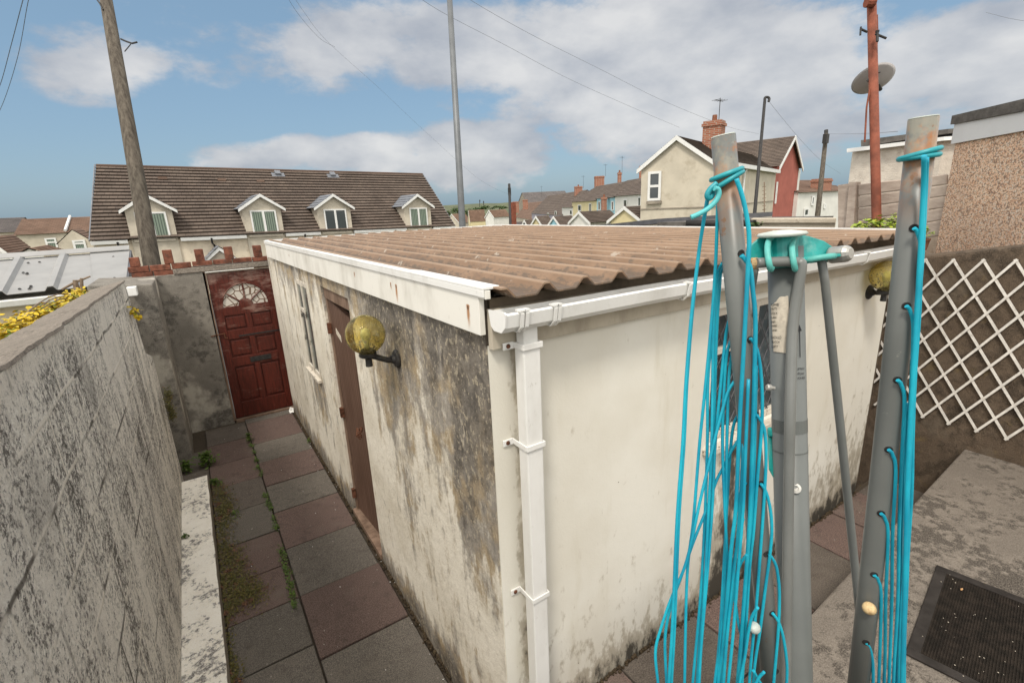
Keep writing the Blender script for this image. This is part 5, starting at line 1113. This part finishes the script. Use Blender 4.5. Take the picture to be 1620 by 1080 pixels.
for a, b, kk in dorm:
    m0 = (a+b)/2; eh, ah = 1.42, 2.0; depth_ = bb*ah/dz+.35
    mb = MB(); mb.prism([CB(a,-.3,-.10), CB(b,-.3,-.10), CB(b,eh,-.10), CB(m0,ah-.02,-.10), CB(a,eh,-.10)], nB*(bb*eh/dz+.5)); dm = mb.build('dormer', M['dashwall'], cb)
    mb = MB(); mb.box(0,0,0,0,0,0); mb = MB(); mb.prism([CB(a+.0,-3,-.09), CB(b,-3,-.09), CB(b,-.29,-.09), CB(a,-.29,-.09)], nB*.08); mb.build('dormer_base', M['dashwall'], dm)
    for sg in (-1, 1):
        x0 = m0+sg*((b-a)/2+.22); E0, A0 = CB(x0, eh-.08, -.32), CB(m0, ah+.13, -.32); E1, A1_ = CB(x0, eh-.08, bb*eh/dz+.3), CB(m0, ah+.13, depth_+.3)
        mb = MB(); tiled(mb, *( (E0, E1, A1_, A0) if sg < 0 else (E1, E0, A0, A1_)), 5, .035); mb.build('dormer_roof', M['lead'] if kk != 'x' else M['tiles'], dm)
        mb = MB(); mb.prism([E0-UP*.14, E0+UP*.01, A0+UP*.01, A0-UP*.16], nB*.06); mb.build('bargeboard', M['whitetrim'], dm)
    w0, w1, h0, h1 = a+.34, b-.28, -.02, 1.27
    mb = MB(); fwd = -.16
    mb.prism([CB(w0,h0,fwd), CB(w1,h0,fwd), CB(w1,h0+.10,fwd), CB(w0,h0+.10,fwd)], nB*.05); mb.prism([CB(w0,h1-.08,fwd), CB(w1,h1-.08,fwd), CB(w1,h1,fwd), CB(w0,h1,fwd)], nB*.05)
    mw = (w0+w1)/2
    for q, wq in ((w0,.08),(mw-.06,.12),(w1-.08,.08)): mb.prism([CB(q,h0+.1,fwd), CB(q+wq,h0+.1,fwd), CB(q+wq,h1-.08,fwd), CB(q,h1-.08,fwd)], nB*.05)
    wi = mb.build('window', M['whitetrim'], dm)
    mb = MB(); mb.prism([CB(w0+.08,h0+.1,fwd+.02), CB(w1-.08,h0+.1,fwd+.02), CB(w1-.08,h1-.08,fwd+.02), CB(w0+.08,h1-.08,fwd+.02)], nB*.02); mb.build('pane', M['blind'] if kk in 'bl' else M['dgl'], dm)
    mb = MB(); mb.prism([CB(a+.1,h0-.14,-.18), CB(b-.1,h0-.14,-.18), CB(b-.1,h0-.02,-.18), CB(a+.1,h0-.02,-.18)], nB*.1); mb.build('sill', M['dashwall'], dm)
def roofpt(s, t): return CB(s,0,-.25).lerp(CB(s,dz,bb), t)
for s, t in ((3.3,.80),(6.15,.79),(8.2,.78)):
    a = roofpt(s, t); mb = MB(); sd = (CB(0,dz,bb)-CB(0,0,-.25)).normalized(); nr = e.cross(sd).normalized(); mb.obox(a+nr*.03, e*.42, sd*.22, nr*.05); mb.build('roof_vent', M['tiles2'], cb)
for s, t in ((9.2,.88),(12.6,.88)):
    a = roofpt(s, t); mb = MB(); mb.obox(a+nr*.03, e*.75, sd*.35, nr*.05); mb.obox(a+nr*.081+e*.2+sd*.1, e*.32, sd*.32, nr*.14); mb.build('roof_vent', M['lead'], cb)
# gabled porches
for (px, lab_) in ((343, 'small'),):
    a = along(P0, e, px-4)
    ph = -1.0
    E_ = [CB(a-.75,ph-.35,-1.0), CB(a,ph+.32,-1.0), CB(a+.75,ph-.35,-1.0)]
    mb = MB(); mb.prism([E_[0], E_[0]+UP*.14, E_[1]+UP*.14, E_[2]+UP*.14, E_[2], E_[1]-UP*.06], nB*.06); po = mb.build('porch', M['whitetrim'], cb)
    for sg in (-1, 1):
        mb = MB(); x0 = a+sg*.85; q = (CB(x0,ph-.30,-1.05), CB(x0,ph-.30,0), CB(a,ph+.50,0), CB(a,ph+.50,-1.05)); tiled(mb, *(q if sg < 0 else (q[1],q[0],q[3],q[2])), 4, .03); mb.build('porch_roof', M['lead'], po)
    mb = MB(); mb.face([CB(a-.7,ph-.32,-.93), CB(a+.7,ph-.32,-.93), CB(a,ph+.28,-.93)]); mb.build('porch_gable', M['stone_w'], po)

# ------------------------------------------------------------------ generic gabled houses
def house(label, pc, yc, gdir, gpx, rdir, rpx, ridge_y, d, wall, roof, base=-3.2, name='house', cat='house', group=None, glen=None, rlen=None, trim=None, nt_=10, over=.12, wallg=None):
    """corner eave at pixel (pc, yc), depth d; the gable wall runs along gdir, the eaves wall along rdir"""
    C0 = atd(pc, yc, d); gl = glen if glen else along(C0, gdir, gpx); rl = rlen if rlen else along(C0, rdir, rpx)
    A0 = C0; B0 = C0+gdir*gl; mid_ = C0+gdir*(gl/2); h = rise_to(mid_, ridge_y)
    t = thing(name, (C0.x, C0.y, base), label, cat, group)
    bz = lambda p: V((p.x, p.y, base))
    mb = MB(); r_ = rdir*rl
    for s_ in (V((0,0,0)), r_): mb.face([bz(A0+s_), bz(B0+s_), B0+s_, mid_+s_+UP*h, A0+s_])
    mb.face([bz(A0), bz(A0+r_), A0+r_, A0]); mb.face([bz(B0), bz(B0+r_), B0+r_, B0]); wo = mb.build('wall', wall, t)
    o_ = -rdir*over; r2 = r_+rdir*over; dn_ = V((0, 0, -.06))
    for S in (A0, B0):
        out_ = (S-mid_).normalized()*.15; slope = (mid_+UP*h-S); ev = S-slope.normalized()*.18
        mb = MB(); q = [ev+o_, ev+r2, mid_+UP*h+r2, mid_+UP*h+o_]; q = [p+UP*.05 for p in q]
        tiled(mb, *q, nt_, .03); mb.build('roof', roof, t)
    if trim:
        mb = MB()
        for E_, sg in ((o_-rdir*.02, 1),):
            for S in (A0, B0):
                slope = (mid_+UP*h-S); ev = S-slope.normalized()*.2; k_ = trim
                mb.prism([ev+E_-UP*k_+UP*.03, mid_+UP*h+E_-UP*k_+UP*.03, mid_+UP*h+E_+UP*.06, ev+E_+UP*.06], rdir*.06)
        mb.build('bargeboard', M['whitetrim'], t)
    return t, C0, gl, rl, h, mid_
def win(t, C0, u, n_, x0, x1, z0, z1, frame='whitetrim', glass='dgl', fw_=.08, name='window', mull=0):
    """window on the wall plane through C0 along u; n_ points outwards; x along u, z absolute"""
    o_ = V((C0.x, C0.y, 0))+n_*.03; mb = MB(); P_ = lambda a, z: o_+u*a+UP*z
    def bar(a, b, c, d): mb.prism([P_(a,c), P_(b,c), P_(b,d), P_(a,d)], n_*.05)
    bar(x0,x1,z0,z0+fw_); bar(x0,x1,z1-fw_,z1); bar(x0,x0+fw_,z0+fw_,z1-fw_); bar(x1-fw_,x1,z0+fw_,z1-fw_)
    if mull: m_ = z0+(z1-z0)*mull; bar(x0+fw_, x1-fw_, m_-fw_/2, m_+fw_/2)
    w_ = mb.build(name, M[frame], t); mb = MB(); mb.prism([P_(x0+fw_,z0+fw_)+n_*.0, P_(x1-fw_,z0+fw_), P_(x1-fw_,z1-fw_), P_(x0+fw_,z1-fw_)], n_*.015); mb.build('pane', M[glass], w_); return w_
def chimney(t, c, wx, wy, z0, z1, m='brick', pots=2, name='chimney', u=V((1,0,0))):
    v = V((-u.y, u.x, 0)); c = V(c); mb = MB(); o_ = V((c.x, c.y, z0))-u*wx/2-v*wy/2; mb.obox(o_, u*wx, v*wy, UP*(z1-z0)); mb.obox(o_-u*.05-v*.05+UP*(z1-z0-.22), u*(wx+.1), v*(wy+.1), UP*.12); ch = mb.build(name, M[m], t)
    for k in range(pots):
        q = V((c.x, c.y, z1))+u*wx*((k+.5)/pots-.5); mb = MB(); mb.lathe(q, UP, [(.11,0),(.10,.25),(.08,.26)], 8); mb.build('chimney_pot', M['terra'], ch)
    return ch
def aerial(t, p, h, name='aerial'):
    mb = MB(); p = V(p); mb.tube([p, p+UP*h], .016, 5); mb.tube([p+UP*h*.93-V((.35,0,0)), p+UP*h*.93+V((.35,.1,0))], .012, 4)
    for k in range(4): mb.tube([p+UP*h*.93+V((-.3+.18*k,-.2,0)), p+UP*h*.93+V((-.3+.18*k,.2,0))], .009, 4)
    mb.build(name, M['iron'], t)
M['dgl'] = M['dgl']
# beige gable house and red house
gD = hdir(-244); rD = hdir(1409)
gD = -gD if along(atd(1130,254,19), gD, 1015) < 0 else gD
t, C0, gl, rl, h, md_ = house('large beige rendered gable-end house with one white window behind the airer', 1130, 256, gD, 1015, rD, 1228, 217, 19, M['house_beige'], M['tiles'], trim=.15, nt_=22, cat='house')
nG = V((gD.y, -gD.x, 0)); nG = nG if nG.dot(CAM-C0) > 0 else -nG; nR = V((rD.y, -rD.x, 0)); nR = nR if nR.dot(CAM-C0) > 0 else -nR
def onwall(px, py, C0, n_): d = wray(px, py); return CAM+d*((C0-CAM).dot(n_)/d.dot(n_))
a, b = onwall(1045.5, 317, C0, nG), onwall(1026.5, 272, C0, nG); win(t, C0, gD, nG, (a-C0).dot(gD), (b-C0).dot(gD), a.z, b.z, fw_=.10, mull=.5)
a, b = onwall(1047, 320.5, C0, nG), onwall(1024, 317.5, C0, nG); mb = MB(); mb.prism([V((C0.x,C0.y,a.z-.04))+gD*(a-C0).dot(gD), V((C0.x,C0.y,a.z-.04))+gD*(b-C0).dot(gD), V((C0.x,C0.y,a.z+.07))+gD*(b-C0).dot(gD), V((C0.x,C0.y,a.z+.07))+gD*(a-C0).dot(gD)], nG*.12); mb.build('sill', M['stone_w'], t)
zb_ = onwall(1075, 330, C0, nG).z; mb = MB(); mb.prism([V((C0.x,C0.y,zb_)), V((C0.x,C0.y,zb_))+gD*gl, V((C0.x,C0.y,zb_+.05))+gD*gl, V((C0.x,C0.y,zb_+.05))], nG*.03); mb.prism([V((C0.x,C0.y,zb_)), V((C0.x,C0.y,zb_))+rD*rl, V((C0.x,C0.y,zb_+.05))+rD*rl, V((C0.x,C0.y,zb_+.05))], nR*.03); mb.build('plinth_band', M['stone_w'], t)
mb = MB(); mb.prism([C0+nR*.12-UP*.12, C0+rD*rl+nR*.12-UP*.12, C0+rD*rl+nR*.12+UP*.06, C0+nR*.12+UP*.06], nR*.12); mb.build('gutter', M['whitetrim'], t)
a = onwall(1176, 262, C0, nR); mb = MB(); q = C0+rD*(a-C0).dot(rD)+nR*.08; mb.tube([q+rD*.5+nR*.1, q-UP*.25, V((q.x,q.y,-1))], .05, 6); mb.build('downpipe', M['whitetrim'], t)
q = md_+rD*(rl*.45)+UP*h; cD = atd(1129, 215, 21.5); chimney(t, cD, .75, .75, cD.z-2.2, atd(1129,193,21.5).z, u=gD, pots=1); aerial(t, atd(1136,210,21.4), atd(1136,158,21.4).z-atd(1136,210,21.4).z)
# red gable house
gR = hdir(1409); rR = -hdir(-244); C1 = atd(1229, 258, 30.5)
gR = hdir(1560); rR = V((-gR.y, gR.x, 0)); rR = rR if along(C1, rR, 1165) > 0 else -rR
t, C0, gl, rl, h, md_ = house('red rendered gable house with white bargeboards beside the beige house', 1229, 262, gR, 1264, rR, 1140, 217, 30.5, M['redpaint'], M['tiles'], trim=.2, nt_=20, over=.25)
nG = V((gR.y, -gR.x, 0)); nG = nG if nG.dot(CAM-C0) > 0 else -nG
a, b = onwall(1227.5, 322, C0, nG), onwall(1232.5, 288, C0, nG); win(t, C0, gR, nG, .15, .15+abs((b-a).dot(gR)), a.z, b.z, fw_=.08, mull=.5)
mb = MB(); q = C0+gR*(gl+.02); mb.prism([V((q.x,q.y,-3)), V((q.x,q.y,-3))+gR*.5, q+gR*.5-UP*.2, q-UP*.1], -nG*2); mb.build('side_wall', M['white_w'], t)
# far right houses
dirR = hdir(1900); dirL = V((-dirR.y, dirR.x, 0)); dirL = dirL if dirL.dot(wray(1263, 305)) > 0 else -dirL
t, C0, gl, rl, h, md_ = house('cream house with brown roof between the red house and the fence boards', 1263, 305, dirL, 0, dirR, 1350, 287, 34, M['white_w'], M['tiles2'], glen=7, nt_=10)
nF = V((dirR.y,-dirR.x,0)); nF = nF if nF.dot(CAM-C0) > 0 else -nF
for (x0, y0, x1, y1) in ((1282,325,1288,310),(1270,343,1279,329),(1302,330,1306,322)):
    a, b = onwall(x0, y0, C0, nF), onwall(x1, y1, C0, nF); win(t, C0, dirR, nF, (a-C0).dot(dirR), (b-C0).dot(dirR), a.z, b.z, fw_=.12)
cD = atd(1299, 292, 37); chimney(t, cD, 1.3, .9, cD.z-.5, atd(1299,283,37).z, pots=0)
# concrete wall and flat roofs beyond the garage
def slabbox(name, label, cat, x0, x1, y0, y1, d0, d1, thick, m, base=-1.2):
    a, b = atd(x0, y0, d0), atd(x1, y1, d1); n_ = UP.cross((b-a)).normalized(); n_ = n_ if n_.dot(a-CAM) > 0 else -n_; n_.z = 0
    mb = MB(); mb.prism([a, b, V((b.x,b.y,base)), V((a.x,a.y,base))], n_*thick); return tag(mb.build(name, m), label, cat)
cw = thing('concrete_wall', tuple(atd(1250,352,8)), 'old cream concrete wall with coping beyond the garage roof', 'wall')
a, b = atd(1188,353,8.2), atd(1322,353,7.6); n_ = UP.cross((b-a).normalized()); n_ = n_ if n_.dot(a-CAM) > 0 else -n_
mb = MB(); mb.prism([a, b, V((b.x,b.y,-1)), V((a.x,a.y,-1))], n_*.2); mb.build('wall', M['concwall'], cw)
mb = MB(); mb.prism([p-n_*.04 for p in (a+UP*.002, b+UP*.002, b+UP*.075, a+UP*.075)], n_*.28); mb.build('coping', M['concwall'], cw, bevel=.01)
fr_ = thing('flat_roof_garage', tuple(atd(980,356,12)), 'low garage with sloping grey felt roof edge beyond the corrugated roof', 'garage')
a, b = atd(898,366,13), atd(1040,352,9.5); n_ = UP.cross((b-a).normalized()); n_ = n_ if n_.dot(a-CAM) > 0 else -n_
mb = MB(); mb.prism([a+UP*.07, b+UP*.07, b-UP*.02, a-UP*.04], n_*3); mb.build('roof_edge', M['galvdark'], fr_)
mb = MB(); mb.prism([a-UP*.045+n_*.04, b-UP*.025+n_*.04, V((b.x,b.y,-1))+n_*.04, V((a.x,a.y,-1))+n_*.04], n_*2.8); mb.build('wall', M['concwall'], fr_)
c, d = atd(1040,352,9.5), atd(1195,350,8.8); mb = MB(); mb.prism([c, d, d-UP*.09, c-UP*.09], n_*2); mb.build('flat_roof', M['felt'], fr_)
c, d = atd(1040,354,9.6), atd(1195,352,8.9); mb = MB(); mb.prism([c-UP*.05, d-UP*.05, V((d.x,d.y,-1)), V((c.x,c.y,-1))], n_*1.8); mb.build('front_wall', M['concwall'], fr_)
mb = MB(); mb.tube([atd(1085,354,8.4), atd(1140,354,8.2), atd(1196,354,8.0)], .065, 10); tag(mb.build('black_pipe', M['black'], smooth=True), 'thick black pipe lying beyond the corrugated roof', 'pipe')
leafp = thing('ivy_clump', tuple(atd(1192,358,7.9)), 'dark withered ivy clump beside the street lamp foot', 'plant')
leaf_cloud('foliage', M['tree'], leafp, [(tuple(atd(1194,357,7.9)), (.12,.1,.07)), (tuple(atd(1186,362,7.9)), (.1,.1,.06))], .05, 260)
wd = thing('thin_antenna', tuple(atd(1209,345,17)), 'thin many-armed mast against the beige house side wall', 'antenna')
mb = MB(); mb.tube([atd(1209,288,17), atd(1209,352,17)], .02, 5)
for k in range(9): y_ = 296+k*6; mb.tube([atd(1206,y_,17), atd(1212,y_-1,17)], .014, 4)
mb.build('mast', M['stick'], wd)

# far terrace: rows receding towards (735, 331)
dR = hdir(735); gX = V((dR.y, -dR.x, 0)); tow = -dR
def terr(label, xl, yl, xr, d, ridge_y, wall, roof, wins=(), glen=7.5, nt_=12, group=None, depthdir=None):
    """eave from pixel (xl, yl) running towards the camera to column xr"""
    bk = -gX if (-gX).dot(wray(xl, yl)) > 0 and False else None
    away = V((-tow.y, tow.x, 0)); away = away if along(atd(xl, yl, d), away, xl+5) > 0 else -away
    # away: behind the facade, to the right
    t, C0, gl, rl, h, md_ = house(label, xl, yl, away, 0, tow, xr, ridge_y, d, wall, roof, glen=glen, nt_=nt_, base=-6)
    nF = -away
    for (x0, y0, x1, y1) in wins:
        a, b = onwall(x0, y0, C0, nF), onwall(x1, y1, C0, nF); win(t, C0, tow, nF, min((a-C0).dot(tow), (b-C0).dot(tow)), max((a-C0).dot(tow), (b-C0).dot(tow)), min(a.z, b.z), max(a.z, b.z), fw_=.09)
    return t, C0, tow, nF, md_, h, rl, away
_P = atd(905, 319.5, 66)
def dline(px): Q = _P+tow*along(_P, tow, px); return -(R.transposed() @ (Q-CAM)).z
T1 = terr('white terraced house with dark brown roof left of the beige gable house', 973, 310.5, 1030, dline(973), 281, M['white_w'], M['tiles'], ((987,328,993,315),(1010,327,1015,311)), glen=7)
T2 = terr('pale yellow terraced house next to the blue strip', 905, 319.5, 944, dline(905), 295, M['yellow_w'], M['tiles'], ((915,334,920,324),(932.5,336,936,321.5)), glen=7)
T3 = terr('light blue strip of terrace house behind a dark chimney stack', 944, 314, 973, dline(944), 286, M['blue_w'], M['tiles'], ((947,333,950.5,318),(968,333,971.5,318)), glen=7)
T4 = terr('white terrace house half hidden behind the yellow one', 889, 328, 906, dline(889), 303.5, M['white_w'], M['tiles'], ((902,340,905.5,332),), glen=7)
T5 = terr('low terrace house with lilac-grey wall and skylit roof', 841, 337, 890, dline(841), 310, M['lilac_w'], M['tiles'], ((866,343,869,337),(878,341,881,334)), glen=7.5)
T6 = terr('far house with tan roof behind the rust-red post', 815, 343, 842, dline(815), 321, M['dashwall'], M['tiles2'], glen=7.5)
def chim_at(t, px, pyt, pyb, wpx, d, pots=1, m='brick'):
    a = atd(px, pyb, d); w_ = wpx*d/F*.8; chimney(t, a, w_, w_*.55, a.z-.9, atd(px, pyt, d).z, m, pots, u=V((math.cos(-.55), math.sin(-.55), 0)))
chim_at(T2[0], 948, 279, 294, 18, 68, 0); chim_at(T1[0], 980, 273, 284, 7, 60, 1); chim_at(T1[0], 1013.5, 263, 281, 6, 54, 0); chim_at(T4[0], 915, 295, 306, 15, 76, 1); chim_at(T6[0], 816, 319, 330, 12, 105, 0); chim_at(T5[0], 831, 316, 324, 10, 96, 0)
chim_at(T3[0], 955.5, 312, 336, 10.5, dline(955)-1.5, 1, 'brick')
for T_, px, py, d, hh in ((T2[0],958,279,68,1.6),(T1[0],984,277,60,2.2),(T4[0],923,298,76,1.9),(T5[0],857,312,90,2.0)): aerial(T_, atd(px, py, d), hh)
# chapel-like building
t, C0, gl, rl, h, md_ = house('chapel-like stone building with broad grey roof on the skyline', 836, 325, hdir(600), 0, -hdir(600)*1.0 if False else gX*(1 if along(atd(838,322,150), gX, 905) > 0 else -1), 905, 305, 150, M['stone_w'], M['tiles3'], glen=13, base=-6, cat='building', name='chapel')
# left part of the distance


gW = hdir(300)
def shed(label, pl, pc, pr, ye, yr, d, wall, roof, group=None, ang=-62):
    """small gabled garage: gable face between pl and pc, roof slope to pr"""
    a = math.radians(ang); base_dir = hdir(pc); g_ = Matrix.Rotation(math.radians(90+28), 3, 'Z') @ base_dir; r_ = Matrix.Rotation(math.radians(28), 3, 'Z') @ base_dir
    C0 = atd(pc, ye, d)
    if along(C0, g_, pl) < 0: g_ = -g_
    r_ = V((g_.y, -g_.x, 0))
    if along(C0, r_, pr) < 0: r_ = -r_
    return house(label, pc, ye, g_, pl, r_, pr, yr, d, wall, roof, base=-5, name='garden_garage', cat='garage', group=group, trim=.10, nt_=9, over=.08)
def shed2(label, pl, pc, pr, ye, yr, d, wall, roof, yaw=38):
    v = hdir(pc); r_ = Matrix.Rotation(-math.radians(90-yaw), 3, 'Z') @ v; g_ = Matrix.Rotation(math.radians(yaw), 3, 'Z') @ v
    return house(label, pc, ye, g_, pl, r_, pr, yr, d, wall, roof, base=-5, name='garden_garage', cat='garage', trim=.12, nt_=9, over=.08)
S = [('cream gabled garden garage with brown roof nearest the beige house', 965, 1015, 1040, 347, 329, 22, 'yellow_w', 'tiles', 38, 'flip'),
     ('white gabled garage with dark brown roof left of the cream one', 903, 932, 978, 351, 336, 27, 'white_w', 'tiles', 38, None),
     ('light blue gabled garage between the cream and white ones', 868, 886.5, 912, 357, 343.5, 31, 'blue_w', 'tiles', 38, None),
     ('cream gabled garage left of the light blue one', 840, 859, 876, 358, 343, 34, 'yellow_w', 'tiles', 38, None),
     ('dark grey gabled garage with white bargeboards', 824, 838, 846, 363, 349, 38, 'grey_w', 'tiles', 40, None),
     ('smallest grey gabled garage beside the rust-red post', 808, 824, 833, 363, 352, 42, 'grey_w', 'tiles3', 40, None),
     ('far small red-roofed house with pale yellow front right of the lamp post', 741, 744, 768, 350, 333, 90, 'yellow_w', 'tiles2', 15, None),
     ('distant grey-beige house just left of the lamp post', 706, 726, 746, 352, 339, 95, 'dashwall', 'tiles2', 38, None),
     ('white gabled house with brown roof left of the utility pole', 768, 781, 806, 343, 333, 70, 'white_w', 'tiles2', 38, None)]
for lab_, pl_, pc_, pr_, ye, yr, d, wl, rf, yw, fl in S:
    if pl_ == 965:
        shed2(lab_, 966, 1013, 1040, 347.5, 328.5, 22, M[wl], M[rf], 52)
    else: shed2(lab_, pl_, pc_, pr_, ye, yr, d, M[wl], M[rf], yw)
# tree belt far left and on the hill
def tree(px, py, d, wpx, hpx, label, n=900):
    c = atd(px, py, d); w_, h_ = wpx*d/F, hpx*d/F; t = thing('tree', (c.x, c.y, c.z-h_*1.4), label, 'tree'); sp_ = []
    for k in range(9): sp_.append(((c.x+random.uniform(-.5,.5)*w_, c.y+random.uniform(-.5,.5)*w_, c.z+random.uniform(-.4,.35)*h_), (w_*.26, w_*.26, h_*.26)))
    leaf_cloud('crown', M['tree'], t, sp_, .0017*d*2.2, n)
    mb = MB(); mb.tube([(c.x,c.y,-4), (c.x,c.y,c.z-h_*.2), (c.x+w_*.1,c.y,c.z+h_*.1)], [w_*.05, w_*.04, w_*.02], 6); mb.build('trunk', M['stick'], t)
tree(708, 338, 120, 22, 16, 'green tree just right of the dormer roof on the skyline'); tree(724, 336, 125, 22, 17, 'green tree left of the lamp post on the skyline'); tree(741, 338, 130, 22, 16, 'green tree right of the lamp post'); tree(751, 341, 120, 14, 14, 'small tree above the red-roofed far house', 500)
tree(760, 329, 300, 24, 5, 'flat dark tree clump on the far hill under the masts', 600); tree(790, 328, 300, 20, 4, 'dark hedge on the far hill skyline', 400)
for px, yt in ((759, 316), (765, 318)):
    mb = MB(); mb.tube([atd(px, yt, 320), atd(px, 331, 320)], .25, 5); mb.tube([atd(px-1,yt+2,320), atd(px+1,yt+2,320)], .4, 4); tag(mb.build('radio_mast', M['iron']), 'thin radio mast on the far hill, %s of two' % ('left' if px == 759 else 'right'), 'mast')

# left distance
dl_ = hdir(2045); 
bk_ = V((-dl_.y, dl_.x, 0)); bk_ = bk_ if bk_.dot(wray(100,370)) > 0 else -bk_
t, C0, gl, rl, h, md_ = house('beige two-storey terrace with brown roof at the far left', 25, 372, bk_, 0, dl_, 150, 347.5, 40, M['dashwall'], M['tiles2'], glen=8, nt_=14, base=-3)
nF = -bk_
for (x0, y0, x1, y1) in ((75,394,88,376),(120,395,134,379)):
    a, b = onwall(x0, y0, C0, nF), onwall(x1, y1, C0, nF); win(t, C0, dl_, nF, (a-C0).dot(dl_), (b-C0).dot(dl_), a.z, b.z, fw_=.12, glass='blind', mull=.6)
mb = MB(); q = C0+dl_*along(C0, dl_, 104); mb.tube([q+UP*.2, q+bk_*4+UP*(h+.15)], .12, 5); mb.build('roof_parting', M['whitetrim'], t)
t2, C2, *_r = house('grey-roofed terrace house at the left picture edge', -60, 371, bk_, 0, dl_, 25, 347.5, 41, M['dashwall'], M['tiles3'], glen=8, nt_=14, base=-3)
t, C0, gl, rl, h, md_ = house('rear wing with low gable under the far-left terrace roof', 92, 385, dl_, 146, bk_, 0, 364, 36, M['dashwall'], M['tiles2'], rlen=4, nt_=6, base=-3, over=.02)
a, b = onwall(118, 396, C0, nF), onwall(134, 379, C0, nF); win(t, C0, dl_, nF, (a-C0).dot(dl_), (b-C0).dot(dl_), a.z, b.z, fw_=.13, glass='blind', mull=.65)
t, C0, gl, rl, h, md_ = house('small white-gabled lean building behind the metal shed roof', 14, 402, -dl_, -40, bk_, 0, 376, 26, M['white_w'], M['tiles2'], rlen=5, nt_=8, base=-3, trim=.25)
t, C0, gl, rl, h, md_ = house('low brown-roofed outhouse just behind the metal shed roof', 28, 403, dl_, 68, bk_, 0, 394, 24, M['white_w'], M['tiles2'], rlen=4, nt_=6, base=-3)
GROUPS = {'wall_lamp': 'globe lamps on the garage walls', 'overhead_cable': 'overhead cables crossing the sky', 'garden_garage': 'small gabled garages below the terrace',
          'weed': 'weeds along the side path', 'tree': 'trees on the far skyline', 'radio_mast': 'radio masts on the far hill', 'utility_pole': 'wooden poles carrying cables', 'telegraph_pole': 'wooden poles carrying cables',
          'house': 'houses in the background'}
for o in sc.objects:
    if o.parent is None and 'category' in o:
        k_ = o.name.split('.')[0]
        if k_ in GROUPS: o['group'] = GROUPS[k_]
